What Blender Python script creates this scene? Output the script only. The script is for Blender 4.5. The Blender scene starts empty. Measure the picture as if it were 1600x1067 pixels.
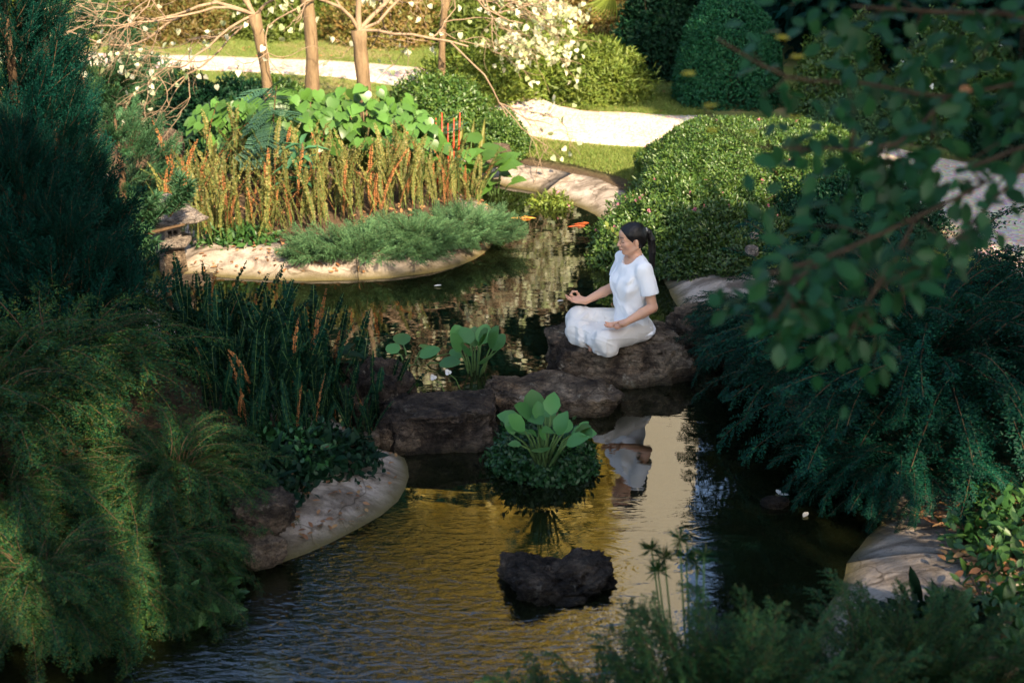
import bpy, math, random
import numpy as np
from mathutils import Vector, Matrix, Euler

# ------------------------------------------------------------------ camera, sky, sun, exposure
SC = bpy.context.scene
COL = SC.collection
R = math.radians
PITCH, CAM_H = R(21.0), 3.5
cam = bpy.data.cameras.new('camera'); camo = bpy.data.objects.new('camera', cam); COL.objects.link(camo)
camo.location = (0, 0, CAM_H); camo.rotation_euler = (R(90) - PITCH, 0, 0)
cam.lens = 50; cam.sensor_width = 36; cam.clip_start = .05; cam.clip_end = 600
cam.dof.use_dof = True; cam.dof.focus_distance = 8.85; cam.dof.aperture_fstop = 2.3
SC.camera = camo

SUN_EL, SUN_AZ = R(37), math.atan2(.45, -.89)          # azimuth clockwise from +Y
TO_SUN = np.array([math.sin(SUN_AZ) * math.cos(SUN_EL), math.cos(SUN_AZ) * math.cos(SUN_EL), math.sin(SUN_EL)])
W = bpy.data.worlds.new('World'); SC.world = W; W.use_nodes = True
wn = W.node_tree.nodes; wn.clear()
sky = wn.new('ShaderNodeTexSky'); sky.sky_type = 'NISHITA'; sky.sun_disc = False
sky.sun_elevation = SUN_EL; sky.sun_rotation = SUN_AZ; sky.dust_density = 2.0; sky.air_density = 1.0
bg = wn.new('ShaderNodeBackground'); bg.inputs[1].default_value = .125
wo = wn.new('ShaderNodeOutputWorld')
W.node_tree.links.new(sky.outputs[0], bg.inputs[0]); W.node_tree.links.new(bg.outputs[0], wo.inputs[0])
sl = bpy.data.lights.new('sun', 'SUN'); sl.energy = 4.5; sl.angle = R(.6); sl.color = (1, .80, .56)
slo = bpy.data.objects.new('sun', sl); COL.objects.link(slo); slo.location = (6, -5, 12)
slo.rotation_euler = Vector(TO_SUN).to_track_quat('Z', 'Y').to_euler()
SC.view_settings.view_transform = 'Standard'; SC.view_settings.look = 'None'
SC.view_settings.gamma = 1; SC.view_settings.use_curve_mapping = False
SC.view_settings.exposure = 1.95
SC.cycles.max_bounces = 6; SC.cycles.transparent_max_bounces = 8
SC.cycles.sample_clamp_indirect = 6

# ------------------------------------------------------------------ helpers
rs = np.random.RandomState
def at(px, py, z=0.0):
    """ground position (x, y) seen at that spot of the 1600 px wide picture, at height z"""
    F = 1600 * 50 / 36
    x = (px - 800) / F; v = (533.5 - py) / F
    dy = math.cos(PITCH) + v * math.sin(PITCH); dz = -math.sin(PITCH) + v * math.cos(PITCH)
    t = (z - CAM_H) / dz
    return (x * t, dy * t)
def at_y(px, py, y):
    F = 1600 * 50 / 36
    x = (px - 800) / F; v = (533.5 - py) / F
    dy = math.cos(PITCH) + v * math.sin(PITCH); dz = -math.sin(PITCH) + v * math.cos(PITCH)
    t = y / dy
    return (x * t, y, CAM_H + dz * t)

def vnoise(p, seed=0):
    p = np.asarray(p, float); i = np.floor(p).astype(np.int64); f = p - i; u = f * f * (3 - 2 * f)
    def h(dx, dy, dz):
        n = (i[..., 0] + dx) * 374761393 + (i[..., 1] + dy) * 668265263 + (i[..., 2] + dz) * 2147483647 + seed * 1274126177
        n = (n ^ (n >> 13)) * 1274126177 & 0xffffffff
        n = (n ^ (n >> 16)) & 0xffff
        return n / 65535.0
    x0 = h(0, 0, 0) * (1 - u[..., 0]) + h(1, 0, 0) * u[..., 0]
    x1 = h(0, 1, 0) * (1 - u[..., 0]) + h(1, 1, 0) * u[..., 0]
    x2 = h(0, 0, 1) * (1 - u[..., 0]) + h(1, 0, 1) * u[..., 0]
    x3 = h(0, 1, 1) * (1 - u[..., 0]) + h(1, 1, 1) * u[..., 0]
    a = x0 * (1 - u[..., 1]) + x1 * u[..., 1]; b = x2 * (1 - u[..., 1]) + x3 * u[..., 1]
    return (a * (1 - u[..., 2]) + b * u[..., 2]) * 2 - 1
def fbm(p, o=4, seed=0):
    p = np.asarray(p, float); s = 0; a = 1; t = 0
    for k in range(o):
        s = s + a * vnoise(p * 2 ** k + 17.3 * k, seed + k); t += a; a *= .5
    return s / t
def sstep(a, b, x):
    t = np.clip((x - a) / (b - a), 0, 1); return t * t * (3 - 2 * t)

class MB:
    def __init__(s): s.V = []; s.P = []; s.n = 0; s.C = []
    def add(s, V, F, mi=0, col=None):
        V = np.asarray(V, np.float32).reshape(-1, 3)
        if len(V) == 0: return s
        for f in (F if isinstance(F, list) else [F]):
            f = np.asarray(f, np.int64)
            if len(f): s.P.append((f + s.n, mi))
        s.V.append(V); s.n += len(V)
        return s
    def mesh(s, name, mats, smooth=True):
        me = bpy.data.meshes.new(name)
        V = np.concatenate(s.V); me.vertices.add(len(V)); me.vertices.foreach_set('co', V.ravel())
        lo = np.concatenate([p.ravel() for p, _ in s.P]).astype(np.int32)
        tot = np.concatenate([np.full(len(p), p.shape[1]) for p, _ in s.P])
        mi = np.concatenate([np.full(len(p), m) for p, m in s.P]).astype(np.int32)
        st = np.concatenate([[0], np.cumsum(tot)[:-1]]).astype(np.int32)
        me.loops.add(len(lo)); me.loops.foreach_set('vertex_index', lo)
        me.polygons.add(len(tot)); me.polygons.foreach_set('loop_start', st)
        me.polygons.foreach_set('material_index', mi)
        me.polygons.foreach_set('use_smooth', np.full(len(tot), smooth))
        for m in (mats if isinstance(mats, (list, tuple)) else [mats]): me.materials.append(m)
        me.update(calc_edges=True)
        return me
    def obj(s, name, mats, parent=None, smooth=True):
        return put(s.mesh(name, mats, smooth), name, parent)

def put(me, name, parent=None, loc=(0, 0, 0), rot=(0, 0, 0), sc=1.0):
    o = bpy.data.objects.new(name, me); COL.objects.link(o)
    if parent: o.parent = parent
    o.location = loc; o.rotation_euler = rot
    o.scale = (sc, sc, sc) if not isinstance(sc, tuple) else sc
    return o
def tag(o, label=None, cat=None, group=None, kind=None):
    if label: o['label'] = label
    if cat: o['category'] = cat
    if group: o['group'] = group
    if kind: o['kind'] = kind
    return o
def thing(name, label, cat, loc=(0, 0, 0), group=None):
    return tag(put(None, name, None, loc), label, cat, group)

def norm(v): return v / np.maximum(np.linalg.norm(v, axis=-1, keepdims=True), 1e-9)
def tube(pts, rad, k=6, cap=True):
    pts = np.asarray(pts, float); n = len(pts); rad = np.broadcast_to(np.asarray(rad, float), (n,))
    t = norm(np.gradient(pts, axis=0)); up = np.array([.13, .21, .97]); 
    if abs(t[0] @ up) > .9: up = np.array([1, .1, .2])
    a = norm(np.cross(t, up)); b = np.cross(t, a)
    ang = np.linspace(0, 2 * np.pi, k, endpoint=False)
    V = pts[:, None] + rad[:, None, None] * (np.cos(ang)[None, :, None] * a[:, None] + np.sin(ang)[None, :, None] * b[:, None])
    i = np.arange(n - 1)[:, None] * k; j = np.arange(k)[None]; j2 = (j + 1) % k
    F = np.stack([i + j, i + j2, i + k + j2, i + k + j], -1).reshape(-1, 4)
    out = [F]
    if cap: out.append(np.array([list(range(k))[::-1], [(n - 1) * k + q for q in range(k)]]))
    return V.reshape(-1, 3), out
# leaf templates: +X along the leaf, +Z its face, unit length, unit half width .5
T_DIA = (np.array([[0, 0, 0], [.45, .5, .1], [1, 0, -.02], [.45, -.5, .1]]), np.array([[0, 2, 1], [0, 3, 2]]))
def leaf_tpl(outline, curl=.15, fold=.12, rows=None):
    """outline: list of (x, halfwidth); midrib + two sides, quads and end triangles"""
    o = np.array(outline, float); n = len(o)
    mid = np.stack([o[:, 0], 0 * o[:, 0], -curl * o[:, 0] ** 2], -1)
    l = mid + np.stack([0 * o[:, 0], o[:, 1], fold * o[:, 1]], -1); r = l * [1, -1, 1]
    V = np.concatenate([mid, l, r]); F = []
    for k in range(n - 1):
        F += [[k, k + 1, n + k + 1, n + k], [k, 2 * n + k, 2 * n + k + 1, k + 1]]
    return V, np.array(F)
T_LEAF = leaf_tpl([(0, .02), (.25, .4), (.55, .5), (.82, .28), (1, .01)])
T_LANCE = leaf_tpl([(0, .03), (.3, .45), (.6, .42), (.85, .2), (1, .01)], .35, .2)
T_ROUND = leaf_tpl([(0, .06), (.15, .38), (.45, .52), (.75, .42), (.93, .2), (1, .02)], .1, .1)
def heart():
    V = np.array([[0, 0, 0], [.3, 0, -.01], [.65, 0, -.06], [1.0, 0, -.2],
                  [-.14, .22, .03], [-.02, .44, .06], [.3, .5, .05], [.65, .3, -.02],
                  [-.14, -.22, .03], [-.02, -.44, .06], [.3, -.5, .05], [.65, -.3, -.02]])
    F4 = np.array([[0, 1, 6, 5], [1, 2, 7, 6], [1, 0, 9, 10], [2, 1, 10, 11]])
    F3 = np.array([[0, 5, 4], [2, 3, 7], [0, 8, 9], [2, 11, 3]])
    return V, [F4, F3]
T_HEART = heart()
def scatter(tpl, pos, d, nrm, L, Wd):
    V, F = tpl; F = F if isinstance(F, list) else [F]
    pos = np.asarray(pos, float); N = len(pos)
    d = norm(np.asarray(d, float)); y = norm(np.cross(nrm, d)); z = np.cross(d, y)
    L = np.broadcast_to(L, (N,))[:, None, None]; Wd = np.broadcast_to(Wd, (N,))[:, None, None]
    out = pos[:, None] + L * V[None, :, 0:1] * d[:, None] + Wd * V[None, :, 1:2] * y[:, None] + L * V[None, :, 2:3] * z[:, None]
    off = (np.arange(N) * len(V))[:, None, None]
    return out.reshape(-1, 3), [(f[None] + off).reshape(-1, f.shape[1]) for f in F]
def rdir(r, n): return norm(r.normal(size=(n, 3)))
def catmull(P, step, closed=True):
    P = np.asarray(P, float); n = len(P); out = []
    for i in range(n if closed else n - 1):
        g = lambda k: P[k % n] if closed else P[min(max(k, 0), n - 1)]
        a, b, c, d = g(i - 1), g(i), g(i + 1), g(i + 2)
        m = max(2, int(np.linalg.norm(c - b) / step))
        for t in np.linspace(0, 1, m, endpoint=False):
            out.append(.5 * (2 * b + (c - a) * t + (2 * a - 5 * b + 4 * c - d) * t * t + (3 * b - a - 3 * c + d) * t ** 3))
    if not closed: out.append(P[-1])
    return np.array(out)

# ------------------------------------------------------------------ materials
def newmat(name):
    m = bpy.data.materials.new(name); m.use_nodes = True; m.node_tree.nodes.clear()
    N = m.node_tree.nodes; L = m.node_tree.links
    out = N.new('ShaderNodeOutputMaterial')
    return m, N, L, out
def ramp(N, L, fac, stops):
    r = N.new('ShaderNodeValToRGB'); e = r.color_ramp.elements
    while len(e) < len(stops): e.new(.5)
    for q, (p, c) in zip(e, stops): q.position = p; q.color = (*c, 1)
    L.new(fac, r.inputs[0]); return r.outputs[0]
def noise(N, L, scale, detail=4, rough=.6, vec=None, dist=0):
    n = N.new('ShaderNodeTexNoise'); n.inputs['Scale'].default_value = scale
    n.inputs['Detail'].default_value = detail; n.inputs['Roughness'].default_value = rough
    n.inputs['Distortion'].default_value = dist
    if vec is not None: L.new(vec, n.inputs['Vector'])
    return n.outputs['Fac']
def objco(N): return N.new('ShaderNodeTexCoord').outputs['Object']
def worldco(N): return N.new('ShaderNodeNewGeometry').outputs['Position']
def mixc(N, L, fac, a, b, mode='MIX'):
    m = N.new('ShaderNodeMix'); m.data_type = 'RGBA'; m.blend_type = mode
    for s, v in ((m.inputs[0], fac), (m.inputs[6], a), (m.inputs[7], b)):
        if isinstance(v, (int, float)): s.default_value = v
        elif isinstance(v, tuple): s.default_value = (*v, 1)
        else: L.new(v, s)
    return m.outputs[2]
def bump(N, L, h, strength, dist=.02):
    b = N.new('ShaderNodeBump'); b.inputs['Strength'].default_value = strength; b.inputs['Distance'].default_value = dist
    L.new(h, b.inputs['Height']); return b.outputs[0]
def prin(N, L, out, col, rough=.6, nrm=None, spec=.5):
    p = N.new('ShaderNodeBsdfPrincipled')
    if isinstance(col, tuple): p.inputs['Base Color'].default_value = (*col, 1)
    else: L.new(col, p.inputs['Base Color'])
    p.inputs['Roughness'].default_value = rough; p.inputs['Specular IOR Level'].default_value = spec
    if nrm is not None: L.new(nrm, p.inputs['Normal'])
    L.new(p.outputs[0], out.inputs[0]); return p
def leafmat(name, stops, trans=.3, rough=.5, spec=.2, var=.35):
    """stops: colours spread over the leaves at random; neighbouring sprays vary as a whole too"""
    m, N, L, out = newmat(name)
    g = N.new('ShaderNodeNewGeometry'); oi = N.new('ShaderNodeObjectInfo')
    c = ramp(N, L, g.outputs['Random Per Island'], stops)
    hs = N.new('ShaderNodeHueSaturation'); mr = N.new('ShaderNodeMapRange')
    mr.inputs[3].default_value = 1 - var; mr.inputs[4].default_value = 1 + var
    L.new(oi.outputs['Random'], mr.inputs[0]); L.new(mr.outputs[0], hs.inputs['Value']); L.new(c, hs.inputs['Color'])
    p = prin(N, L, out, hs.outputs[0], rough, None, spec)
    t = N.new('ShaderNodeBsdfTranslucent'); tc = mixc(N, L, 1.0, hs.outputs[0], (1.25, 1.15, .55), 'MULTIPLY'); L.new(tc, t.inputs[0])
    mx = N.new('ShaderNodeMixShader'); mx.inputs[0].default_value = trans
    L.new(p.outputs[0], mx.inputs[1]); L.new(t.outputs[0], mx.inputs[2]); L.new(mx.outputs[0], out.inputs[0])
    return m
def spread(*cols):
    n = len(cols); return [(i / max(1, n - 1), c) for i, c in enumerate(cols)]
M = {}  # leaf colours of plants in shade carry some of its dark teal
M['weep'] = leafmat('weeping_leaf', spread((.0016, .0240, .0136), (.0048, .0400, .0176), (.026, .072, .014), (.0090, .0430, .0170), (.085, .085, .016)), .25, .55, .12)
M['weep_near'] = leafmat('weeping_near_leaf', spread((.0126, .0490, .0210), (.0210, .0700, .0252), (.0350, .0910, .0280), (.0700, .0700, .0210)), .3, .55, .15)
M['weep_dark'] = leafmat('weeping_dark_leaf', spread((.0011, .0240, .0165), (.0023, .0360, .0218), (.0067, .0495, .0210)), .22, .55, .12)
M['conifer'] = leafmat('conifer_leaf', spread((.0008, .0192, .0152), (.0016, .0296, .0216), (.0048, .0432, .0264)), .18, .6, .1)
M['conifer_lit'] = leafmat('conifer_lit_leaf', spread((.02, .07, .03), (.035, .10, .04), (.05, .12, .045)), .2, .5, .3)  # brighter copy of the conifer leaf, sunlight put into its colour
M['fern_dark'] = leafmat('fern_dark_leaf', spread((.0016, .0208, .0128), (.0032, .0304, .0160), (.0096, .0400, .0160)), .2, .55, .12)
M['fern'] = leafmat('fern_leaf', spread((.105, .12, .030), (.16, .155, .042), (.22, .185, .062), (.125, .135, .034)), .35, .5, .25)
M['fern_dead'] = leafmat('fern_dead_leaf', spread((.30, .115, .035), (.38, .17, .06), (.22, .085, .03)), .3, .7, .2)
M['heart'] = leafmat('heart_leaf', spread((.022, .085, .016), (.04, .12, .022), (.075, .165, .028), (.03, .10, .02)), .3, .38, .45)
M['oleander'] = leafmat('oleander_leaf', spread((.03, .10, .04), (.05, .14, .055)), .2, .35, .5)
M['pinnate'] = leafmat('pinnate_leaf', spread((.03, .085, .05), (.05, .115, .07)), .25, .5, .3)
M['juniper'] = leafmat('juniper_leaf', spread((.035, .095, .04), (.06, .135, .055), (.10, .18, .075)), .2, .55, .2)
M['hedge'] = leafmat('hedge_leaf', spread((.030, .085, .016), (.06, .125, .024), (.11, .175, .032), (.04, .10, .02)), .25, .4, .45)
M['box'] = leafmat('shaded_hedge_leaf', spread((.003, .031, .015), (.006, .046, .020), (.013, .060, .022)), .2, .5, .2)  # dark copy of the hedge leaf, shade put into its colour
M['dome'] = leafmat('dome_leaf', spread((.006, .050, .022), (.010, .068, .028), (.018, .085, .030)), .2, .5, .2)
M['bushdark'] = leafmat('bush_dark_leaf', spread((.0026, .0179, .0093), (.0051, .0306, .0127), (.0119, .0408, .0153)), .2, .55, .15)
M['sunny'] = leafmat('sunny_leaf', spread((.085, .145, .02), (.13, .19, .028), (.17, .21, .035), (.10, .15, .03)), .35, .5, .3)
M['orange'] = leafmat('orange_leaf', spread((.16, .14, .03), (.22, .13, .04), (.12, .15, .03), (.25, .16, .06)), .3, .5, .3)
M['cream'] = leafmat('cream_leaf', spread((.52, .54, .36), (.66, .66, .54), (.36, .45, .20), (.60, .58, .42)), .35, .45, .4)
M['gold'] = leafmat('golden_leaf', spread((.62, .50, .14), (.68, .55, .18), (.20, .20, .05), (.70, .60, .25), (.40, .36, .09)), .3, .5, .3)
M['tree'] = leafmat('tree_leaf', spread((.009, .058, .022), (.014, .078, .028), (.024, .098, .034)), .35, .45, .3)
M['water_leaf'] = leafmat('water_plant_leaf', spread((.032, .12, .03), (.06, .18, .045), (.10, .25, .065)), .3, .4, .35, .25)
M['mound'] = leafmat('mound_leaf', spread((.012, .055, .016), (.022, .085, .024), (.035, .11, .03)), .2, .4, .4)
M['creeper'] = leafmat('creeper_leaf', spread((.02, .07, .02), (.04, .11, .025), (.06, .13, .03)), .3, .42, .4)
M['litter'] = leafmat('leaf_litter', spread((.30, .14, .055), (.40, .21, .10), (.22, .10, .05), (.45, .28, .12)), .15, .7, .2)
M['flower'] = leafmat('white_petal', spread((.75, .75, .72), (.8, .78, .75)), .3, .5, .3, .05)
M['yellow_flower'] = leafmat('yellow_petal', spread((.45, .38, .02), (.55, .45, .03)), .3, .5, .3, .1)
M['pink_flower'] = leafmat('pink_petal', spread((.5, .16, .22), (.6, .25, .3)), .3, .5, .3, .1)
M['red_stem'] = leafmat('red_stem', spread((.4, .03, .015), (.5, .06, .02)), .1, .4, .4, .1)
M['grass'] = leafmat('grass_blade', spread((.10, .165, .03), (.14, .20, .04), (.20, .21, .06), (.11, .165, .035)), .3, .6, .2)

def bark(name, a, b, scale=14):
    m, N, L, out = newmat(name); co = objco(N)
    mp = N.new('ShaderNodeMapping'); mp.inputs['Scale'].default_value = (1, 1, .25); L.new(co, mp.inputs[0])
    n1 = noise(N, L, scale, 6, .7, mp.outputs[0]); c = ramp(N, L, n1, [(.3, a), (.7, b)])
    prin(N, L, out, c, .85, bump(N, L, n1, .6, .02), .2); return m
M['bark'] = bark('tan_bark', (.085, .056, .03), (.24, .165, .09), 22)
M['twig'] = bark('pale_twig_bark', (.17, .115, .07), (.31, .225, .145))
M['bark_dark'] = bark('dark_bark', (.035, .024, .016), (.085, .06, .04))
M['stem'] = bark('brown_stem', (.045, .028, .015), (.10, .062, .032))
M['stem_green'] = bark('green_stem', (.06, .12, .03), (.10, .17, .05))

def rockmat(name, dark, mid, light, sc=1.0):
    m, N, L, out = newmat(name); co = objco(N)
    big = noise(N, L, 2.6 * sc, 6, .65, co, .6); fine = noise(N, L, 26 * sc, 6, .72, co); pit = noise(N, L, 75 * sc, 3, .6, co)
    mp = N.new('ShaderNodeMapping'); mp.inputs['Scale'].default_value = (1, 1, 3.2); L.new(co, mp.inputs[0])
    layer = noise(N, L, 7 * sc, 5, .7, mp.outputs[0], 1.2)
    c = ramp(N, L, big, [(.36, dark), (.5, mid), (.66, light)])
    c = mixc(N, L, .8, c, ramp(N, L, fine, [(.34, (.25, .23, .22)), (.52, (.9, .87, .84)), (.68, (1.7, 1.5, 1.3))]), 'MULTIPLY')
    c = mixc(N, L, .55, c, ramp(N, L, layer, [(.38, (.3, .26, .24)), (.55, (1, 1, 1))]), 'MULTIPLY')
    v = N.new('ShaderNodeTexVoronoi'); v.inputs['Scale'].default_value = 13 * sc; L.new(co, v.inputs['Vector'])
    lich = noise(N, L, 9 * sc, 5, .75, co, .4); c = mixc(N, L, ramp(N, L, lich, [(.60, (0, 0, 0)), (.68, (.75, .75, .75))]), c, (light[0] * .95, light[1] * 1.05, light[2] * 1.1))
    crack = N.new('ShaderNodeTexVoronoi'); crack.feature = 'DISTANCE_TO_EDGE'; crack.inputs['Scale'].default_value = 5.5 * sc; L.new(mp.outputs[0], crack.inputs['Vector'])
    c = mixc(N, L, .6, c, ramp(N, L, crack.outputs['Distance'], [(0, (.2, .17, .15)), (.05, (1, 1, 1))]), 'MULTIPLY')
    sz = N.new('ShaderNodeSeparateXYZ'); L.new(worldco(N), sz.inputs[0]); wl_ = N.new('ShaderNodeMath'); wl_.operation = 'MULTIPLY_ADD'; L.new(fine, wl_.inputs[0]); wl_.inputs[1].default_value = -.06; L.new(sz.outputs[2], wl_.inputs[2])
    wet = N.new('ShaderNodeMapRange'); wet.inputs[1].default_value = -.02; wet.inputs[2].default_value = .05; L.new(wl_.outputs[0], wet.inputs[0]); c = mixc(N, L, wet.outputs[0], mixc(N, L, 1.0, c, (.35, .36, .30), 'MULTIPLY'), c)
    h0 = N.new('ShaderNodeMath'); h0.operation = 'ADD'; L.new(fine, h0.inputs[0]); L.new(v.outputs['Distance'], h0.inputs[1]); fine = h0.outputs[0]
    h = N.new('ShaderNodeMath'); h.operation = 'ADD'; L.new(fine, h.inputs[0]); L.new(pit, h.inputs[1])
    h2 = N.new('ShaderNodeMath'); h2.operation = 'ADD'; L.new(h.outputs[0], h2.inputs[0]); L.new(layer, h2.inputs[1])
    prin(N, L, out, c, .85, bump(N, L, h2.outputs[0], 1.0, .05), .2); return m
M['rock'] = rockmat('weathered_rock', (.036, .027, .020), (.21, .16, .11), (.52, .42, .30))
M['rock_dark'] = rockmat('wet_dark_rock', (.016, .013, .011), (.085, .066, .050), (.26, .20, .145))
M['rock_pale'] = rockmat('pale_stone', (.12, .09, .065), (.27, .21, .15), (.40, .31, .23), 2.0)
M['lantern'] = rockmat('lantern_stone', (.20, .17, .14), (.42, .37, .32), (.52, .47, .42), 1.6)

def concretemat():
    m, N, L, out = newmat('pond_concrete'); co = worldco(N)
    a = noise(N, L, 1.7, 6, .65, co, .5); f = noise(N, L, 22, 5, .7, co); g = noise(N, L, 120, 2, .5, co)
    mp = N.new('ShaderNodeMapping'); mp.inputs['Rotation'].default_value = (0, 0, .6); mp.inputs['Scale'].default_value = (1, 1.8, 1); L.new(co, mp.inputs[0])
    st = noise(N, L, 2.4, 5, .7, mp.outputs[0], 1.0)
    oi = N.new('ShaderNodeObjectInfo')
    c = ramp(N, L, a, [(.3, (.19, .16, .125)), (.5, (.35, .305, .25)), (.7, (.46, .41, .345))])
    c = mixc(N, L, .75, c, ramp(N, L, st, [(.40, (.20, .17, .14)), (.56, (1, 1, 1))]), 'MULTIPLY')  # stain noise, darkened to stand in for shadow on the bank too
    c = mixc(N, L, .5, c, ramp(N, L, f, [(.3, (.5, .46, .42)), (.55, (1.05, 1, 1))]), 'MULTIPLY')
    c = mixc(N, L, .45, c, ramp(N, L, oi.outputs['Random'], [(0, (.75, .73, .7)), (1, (1.1, 1.1, 1.1))]), 'MULTIPLY')
    ck = N.new('ShaderNodeTexVoronoi'); ck.feature = 'DISTANCE_TO_EDGE'; ck.inputs['Scale'].default_value = 1.5; wv = N.new('ShaderNodeVectorMath'); wv.operation = 'MULTIPLY_ADD'
    nz = N.new('ShaderNodeTexNoise'); nz.inputs['Scale'].default_value = 5; L.new(co, nz.inputs['Vector']); L.new(nz.outputs['Color'], wv.inputs[0]); wv.inputs[1].default_value = (.25, .25, .25); L.new(co, wv.inputs[2]); L.new(wv.outputs[0], ck.inputs['Vector'])
    c = mixc(N, L, .75, c, ramp(N, L, ck.outputs['Distance'], [(0, (.22, .18, .14)), (.012, (1, 1, 1))]), 'MULTIPLY')
    sp_ = noise(N, L, 60, 3, .6, co); c = mixc(N, L, .6, c, ramp(N, L, sp_, [(.30, (.35, .3, .25)), (.40, (1, 1, 1))]), 'MULTIPLY')
    # damp, algae-stained band at the waterline
    sx = N.new('ShaderNodeSeparateXYZ'); L.new(co, sx.inputs[0])
    wob = N.new('ShaderNodeMath'); wob.operation = 'MULTIPLY_ADD'; L.new(a, wob.inputs[0]); wob.inputs[1].default_value = -.05; L.new(sx.outputs[2], wob.inputs[2])
    mr = N.new('ShaderNodeMapRange'); L.new(wob.outputs[0], mr.inputs[0]); mr.inputs[1].default_value = -.02; mr.inputs[2].default_value = .035
    c = mixc(N, L, mr.outputs[0], (.085, .070, .028), c)
    prin(N, L, out, c, .85, bump(N, L, f, .8, .02), .2); return m
M['concrete'] = concretemat()
def groundmat():
    m, N, L, out = newmat('ground_soil_lawn'); co = worldco(N)
    at_ = N.new('ShaderNodeAttribute'); at_.attribute_name = 'lawn'
    a = noise(N, L, .9, 5, .6, co); f = noise(N, L, 30, 5, .75, co)
    soil = ramp(N, L, f, [(.3, (.035, .024, .014)), (.7, (.11, .075, .045))])
    lawn = ramp(N, L, a, [(.3, (.10, .155, .03)), (.48, (.15, .185, .045)), (.62, (.26, .21, .10))])
    lawn = mixc(N, L, .6, lawn, ramp(N, L, f, [(.3, (.5, .5, .45)), (.65, (1.25, 1.2, 1.1))]), 'MULTIPLY')
    prin(N, L, out, mixc(N, L, at_.outputs['Fac'], soil, lawn), .95, bump(N, L, f, .7, .03), .15); return m
M['ground'] = groundmat()
def pathmat():
    m, N, L, out = newmat('pale_gravel'); co = worldco(N)
    v = N.new('ShaderNodeTexVoronoi'); v.inputs['Scale'].default_value = 38; L.new(co, v.inputs['Vector'])
    a = noise(N, L, 1.3, 5, .65, co); f = noise(N, L, 14, 5, .7, co)
    c = ramp(N, L, a, [(.3, (.50, .41, .31)), (.7, (.64, .535, .42))])
    c = mixc(N, L, .35, c, v.outputs['Color'], 'OVERLAY')
    c = mixc(N, L, .7, c, ramp(N, L, f, [(.28, (.45, .4, .35)), (.42, (1, 1, 1))]), 'MULTIPLY')
    prin(N, L, out, c, .95, bump(N, L, v.outputs['Distance'], .8, .02), .15); return m
M['path'] = pathmat()
def flat(name, col, rough=.6, spec=.4):
    m, N, L, out = newmat(name); f = noise(N, L, 40, 4, .6, objco(N))
    c = mixc(N, L, .35, col, ramp(N, L, f, [(.3, tuple(x * .6 for x in col)), (.7, tuple(min(1, x * 1.3) for x in col))]))
    prin(N, L, out, c, rough, bump(N, L, f, .1, .01), spec); return m
def watermat():
    m, N, L, out = newmat('pond_water'); co = worldco(N)
    def wave(scale, sx, sy, rot, dist, detail=3):
        mp = N.new('ShaderNodeMapping'); mp.inputs['Scale'].default_value = (sx, sy, 1); mp.inputs['Rotation'].default_value = (0, 0, rot)
        L.new(co, mp.inputs[0]); return noise(N, L, scale, detail, .55, mp.outputs[0], dist)
    def spot_(cx, cy, r0, r1):
        d = N.new('ShaderNodeVectorMath'); d.operation = 'DISTANCE'; L.new(co, d.inputs[0]); d.inputs[1].default_value = (cx, cy, 0)
        mr = N.new('ShaderNodeMapRange'); mr.interpolation_type = 'SMOOTHSTEP'; L.new(d.outputs['Value'], mr.inputs[0])
        mr.inputs[1].default_value = r0; mr.inputs[2].default_value = r1; mr.inputs[3].default_value = 1; mr.inputs[4].default_value = 0
        return mr.outputs[0]
    def mul(a, b):
        q = N.new('ShaderNodeMath'); q.operation = 'MULTIPLY'
        for s, v in zip(q.inputs, (a, b)):
            if isinstance(v, float): s.default_value = v
            else: L.new(v, s)
        return q.outputs[0]
    def add(a, b):
        q = N.new('ShaderNodeMath'); q.operation = 'ADD'; L.new(a, q.inputs[0]); L.new(b, q.inputs[1]); return q.outputs[0]
    rip = wave(7, .5, 1.5, .15, .8); rip2 = wave(22, .6, 1.3, -.2, .6); soft = wave(3.2, .7, 1.3, .4, .3, 2)
    h = mul(mul(rip, spot_(-.85, 4.6, .5, 2.0)), .26)
    h = add(h, mul(mul(rip2, spot_(-.75, 4.9, .5, 2.0)), .2))
    h = add(h, mul(mul(rip, spot_(.62, 6.3, .1, .75)), .10))
    h = add(h, mul(rip, .010)); h = add(h, mul(soft, .035))
    nb = bump(N, L, h, 1.0, .035)
    fr = N.new('ShaderNodeFresnel'); fr.inputs[0].default_value = 1.95; L.new(nb, fr.inputs[1])
    gl = N.new('ShaderNodeBsdfGlossy'); gl.inputs['Roughness'].default_value = .015; L.new(nb, gl.inputs['Normal']); gl.inputs[0].default_value = (1, 1, 1, 1)
    tr = N.new('ShaderNodeBsdfTransparent'); tr.inputs[0].default_value = (.28, .28, .12, 1)
    df = N.new('ShaderNodeBsdfDiffuse'); df.inputs[0].default_value = (.010, .013, .005, 1)
    a = N.new('ShaderNodeMixShader'); a.inputs[0].default_value = .5; L.new(tr.outputs[0], a.inputs[1]); L.new(df.outputs[0], a.inputs[2])
    b = N.new('ShaderNodeMixShader'); L.new(fr.outputs[0], b.inputs[0]); L.new(a.outputs[0], b.inputs[1]); L.new(gl.outputs[0], b.inputs[2])
    L.new(b.outputs[0], out.inputs[0]); return m
M['water'] = watermat()
m_, N_, L_, o_ = newmat('koi_skin'); prin(N_, L_, o_, ramp(N_, L_, noise(N_, L_, 9, 2, .5, objco(N_)), [(.4, (.62, .22, .03)), (.6, (.75, .42, .08))]), .3); M['koi'] = m_
M['koi_red'] = flat('red_koi_skin', (.34, .07, .02), .3)

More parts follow.
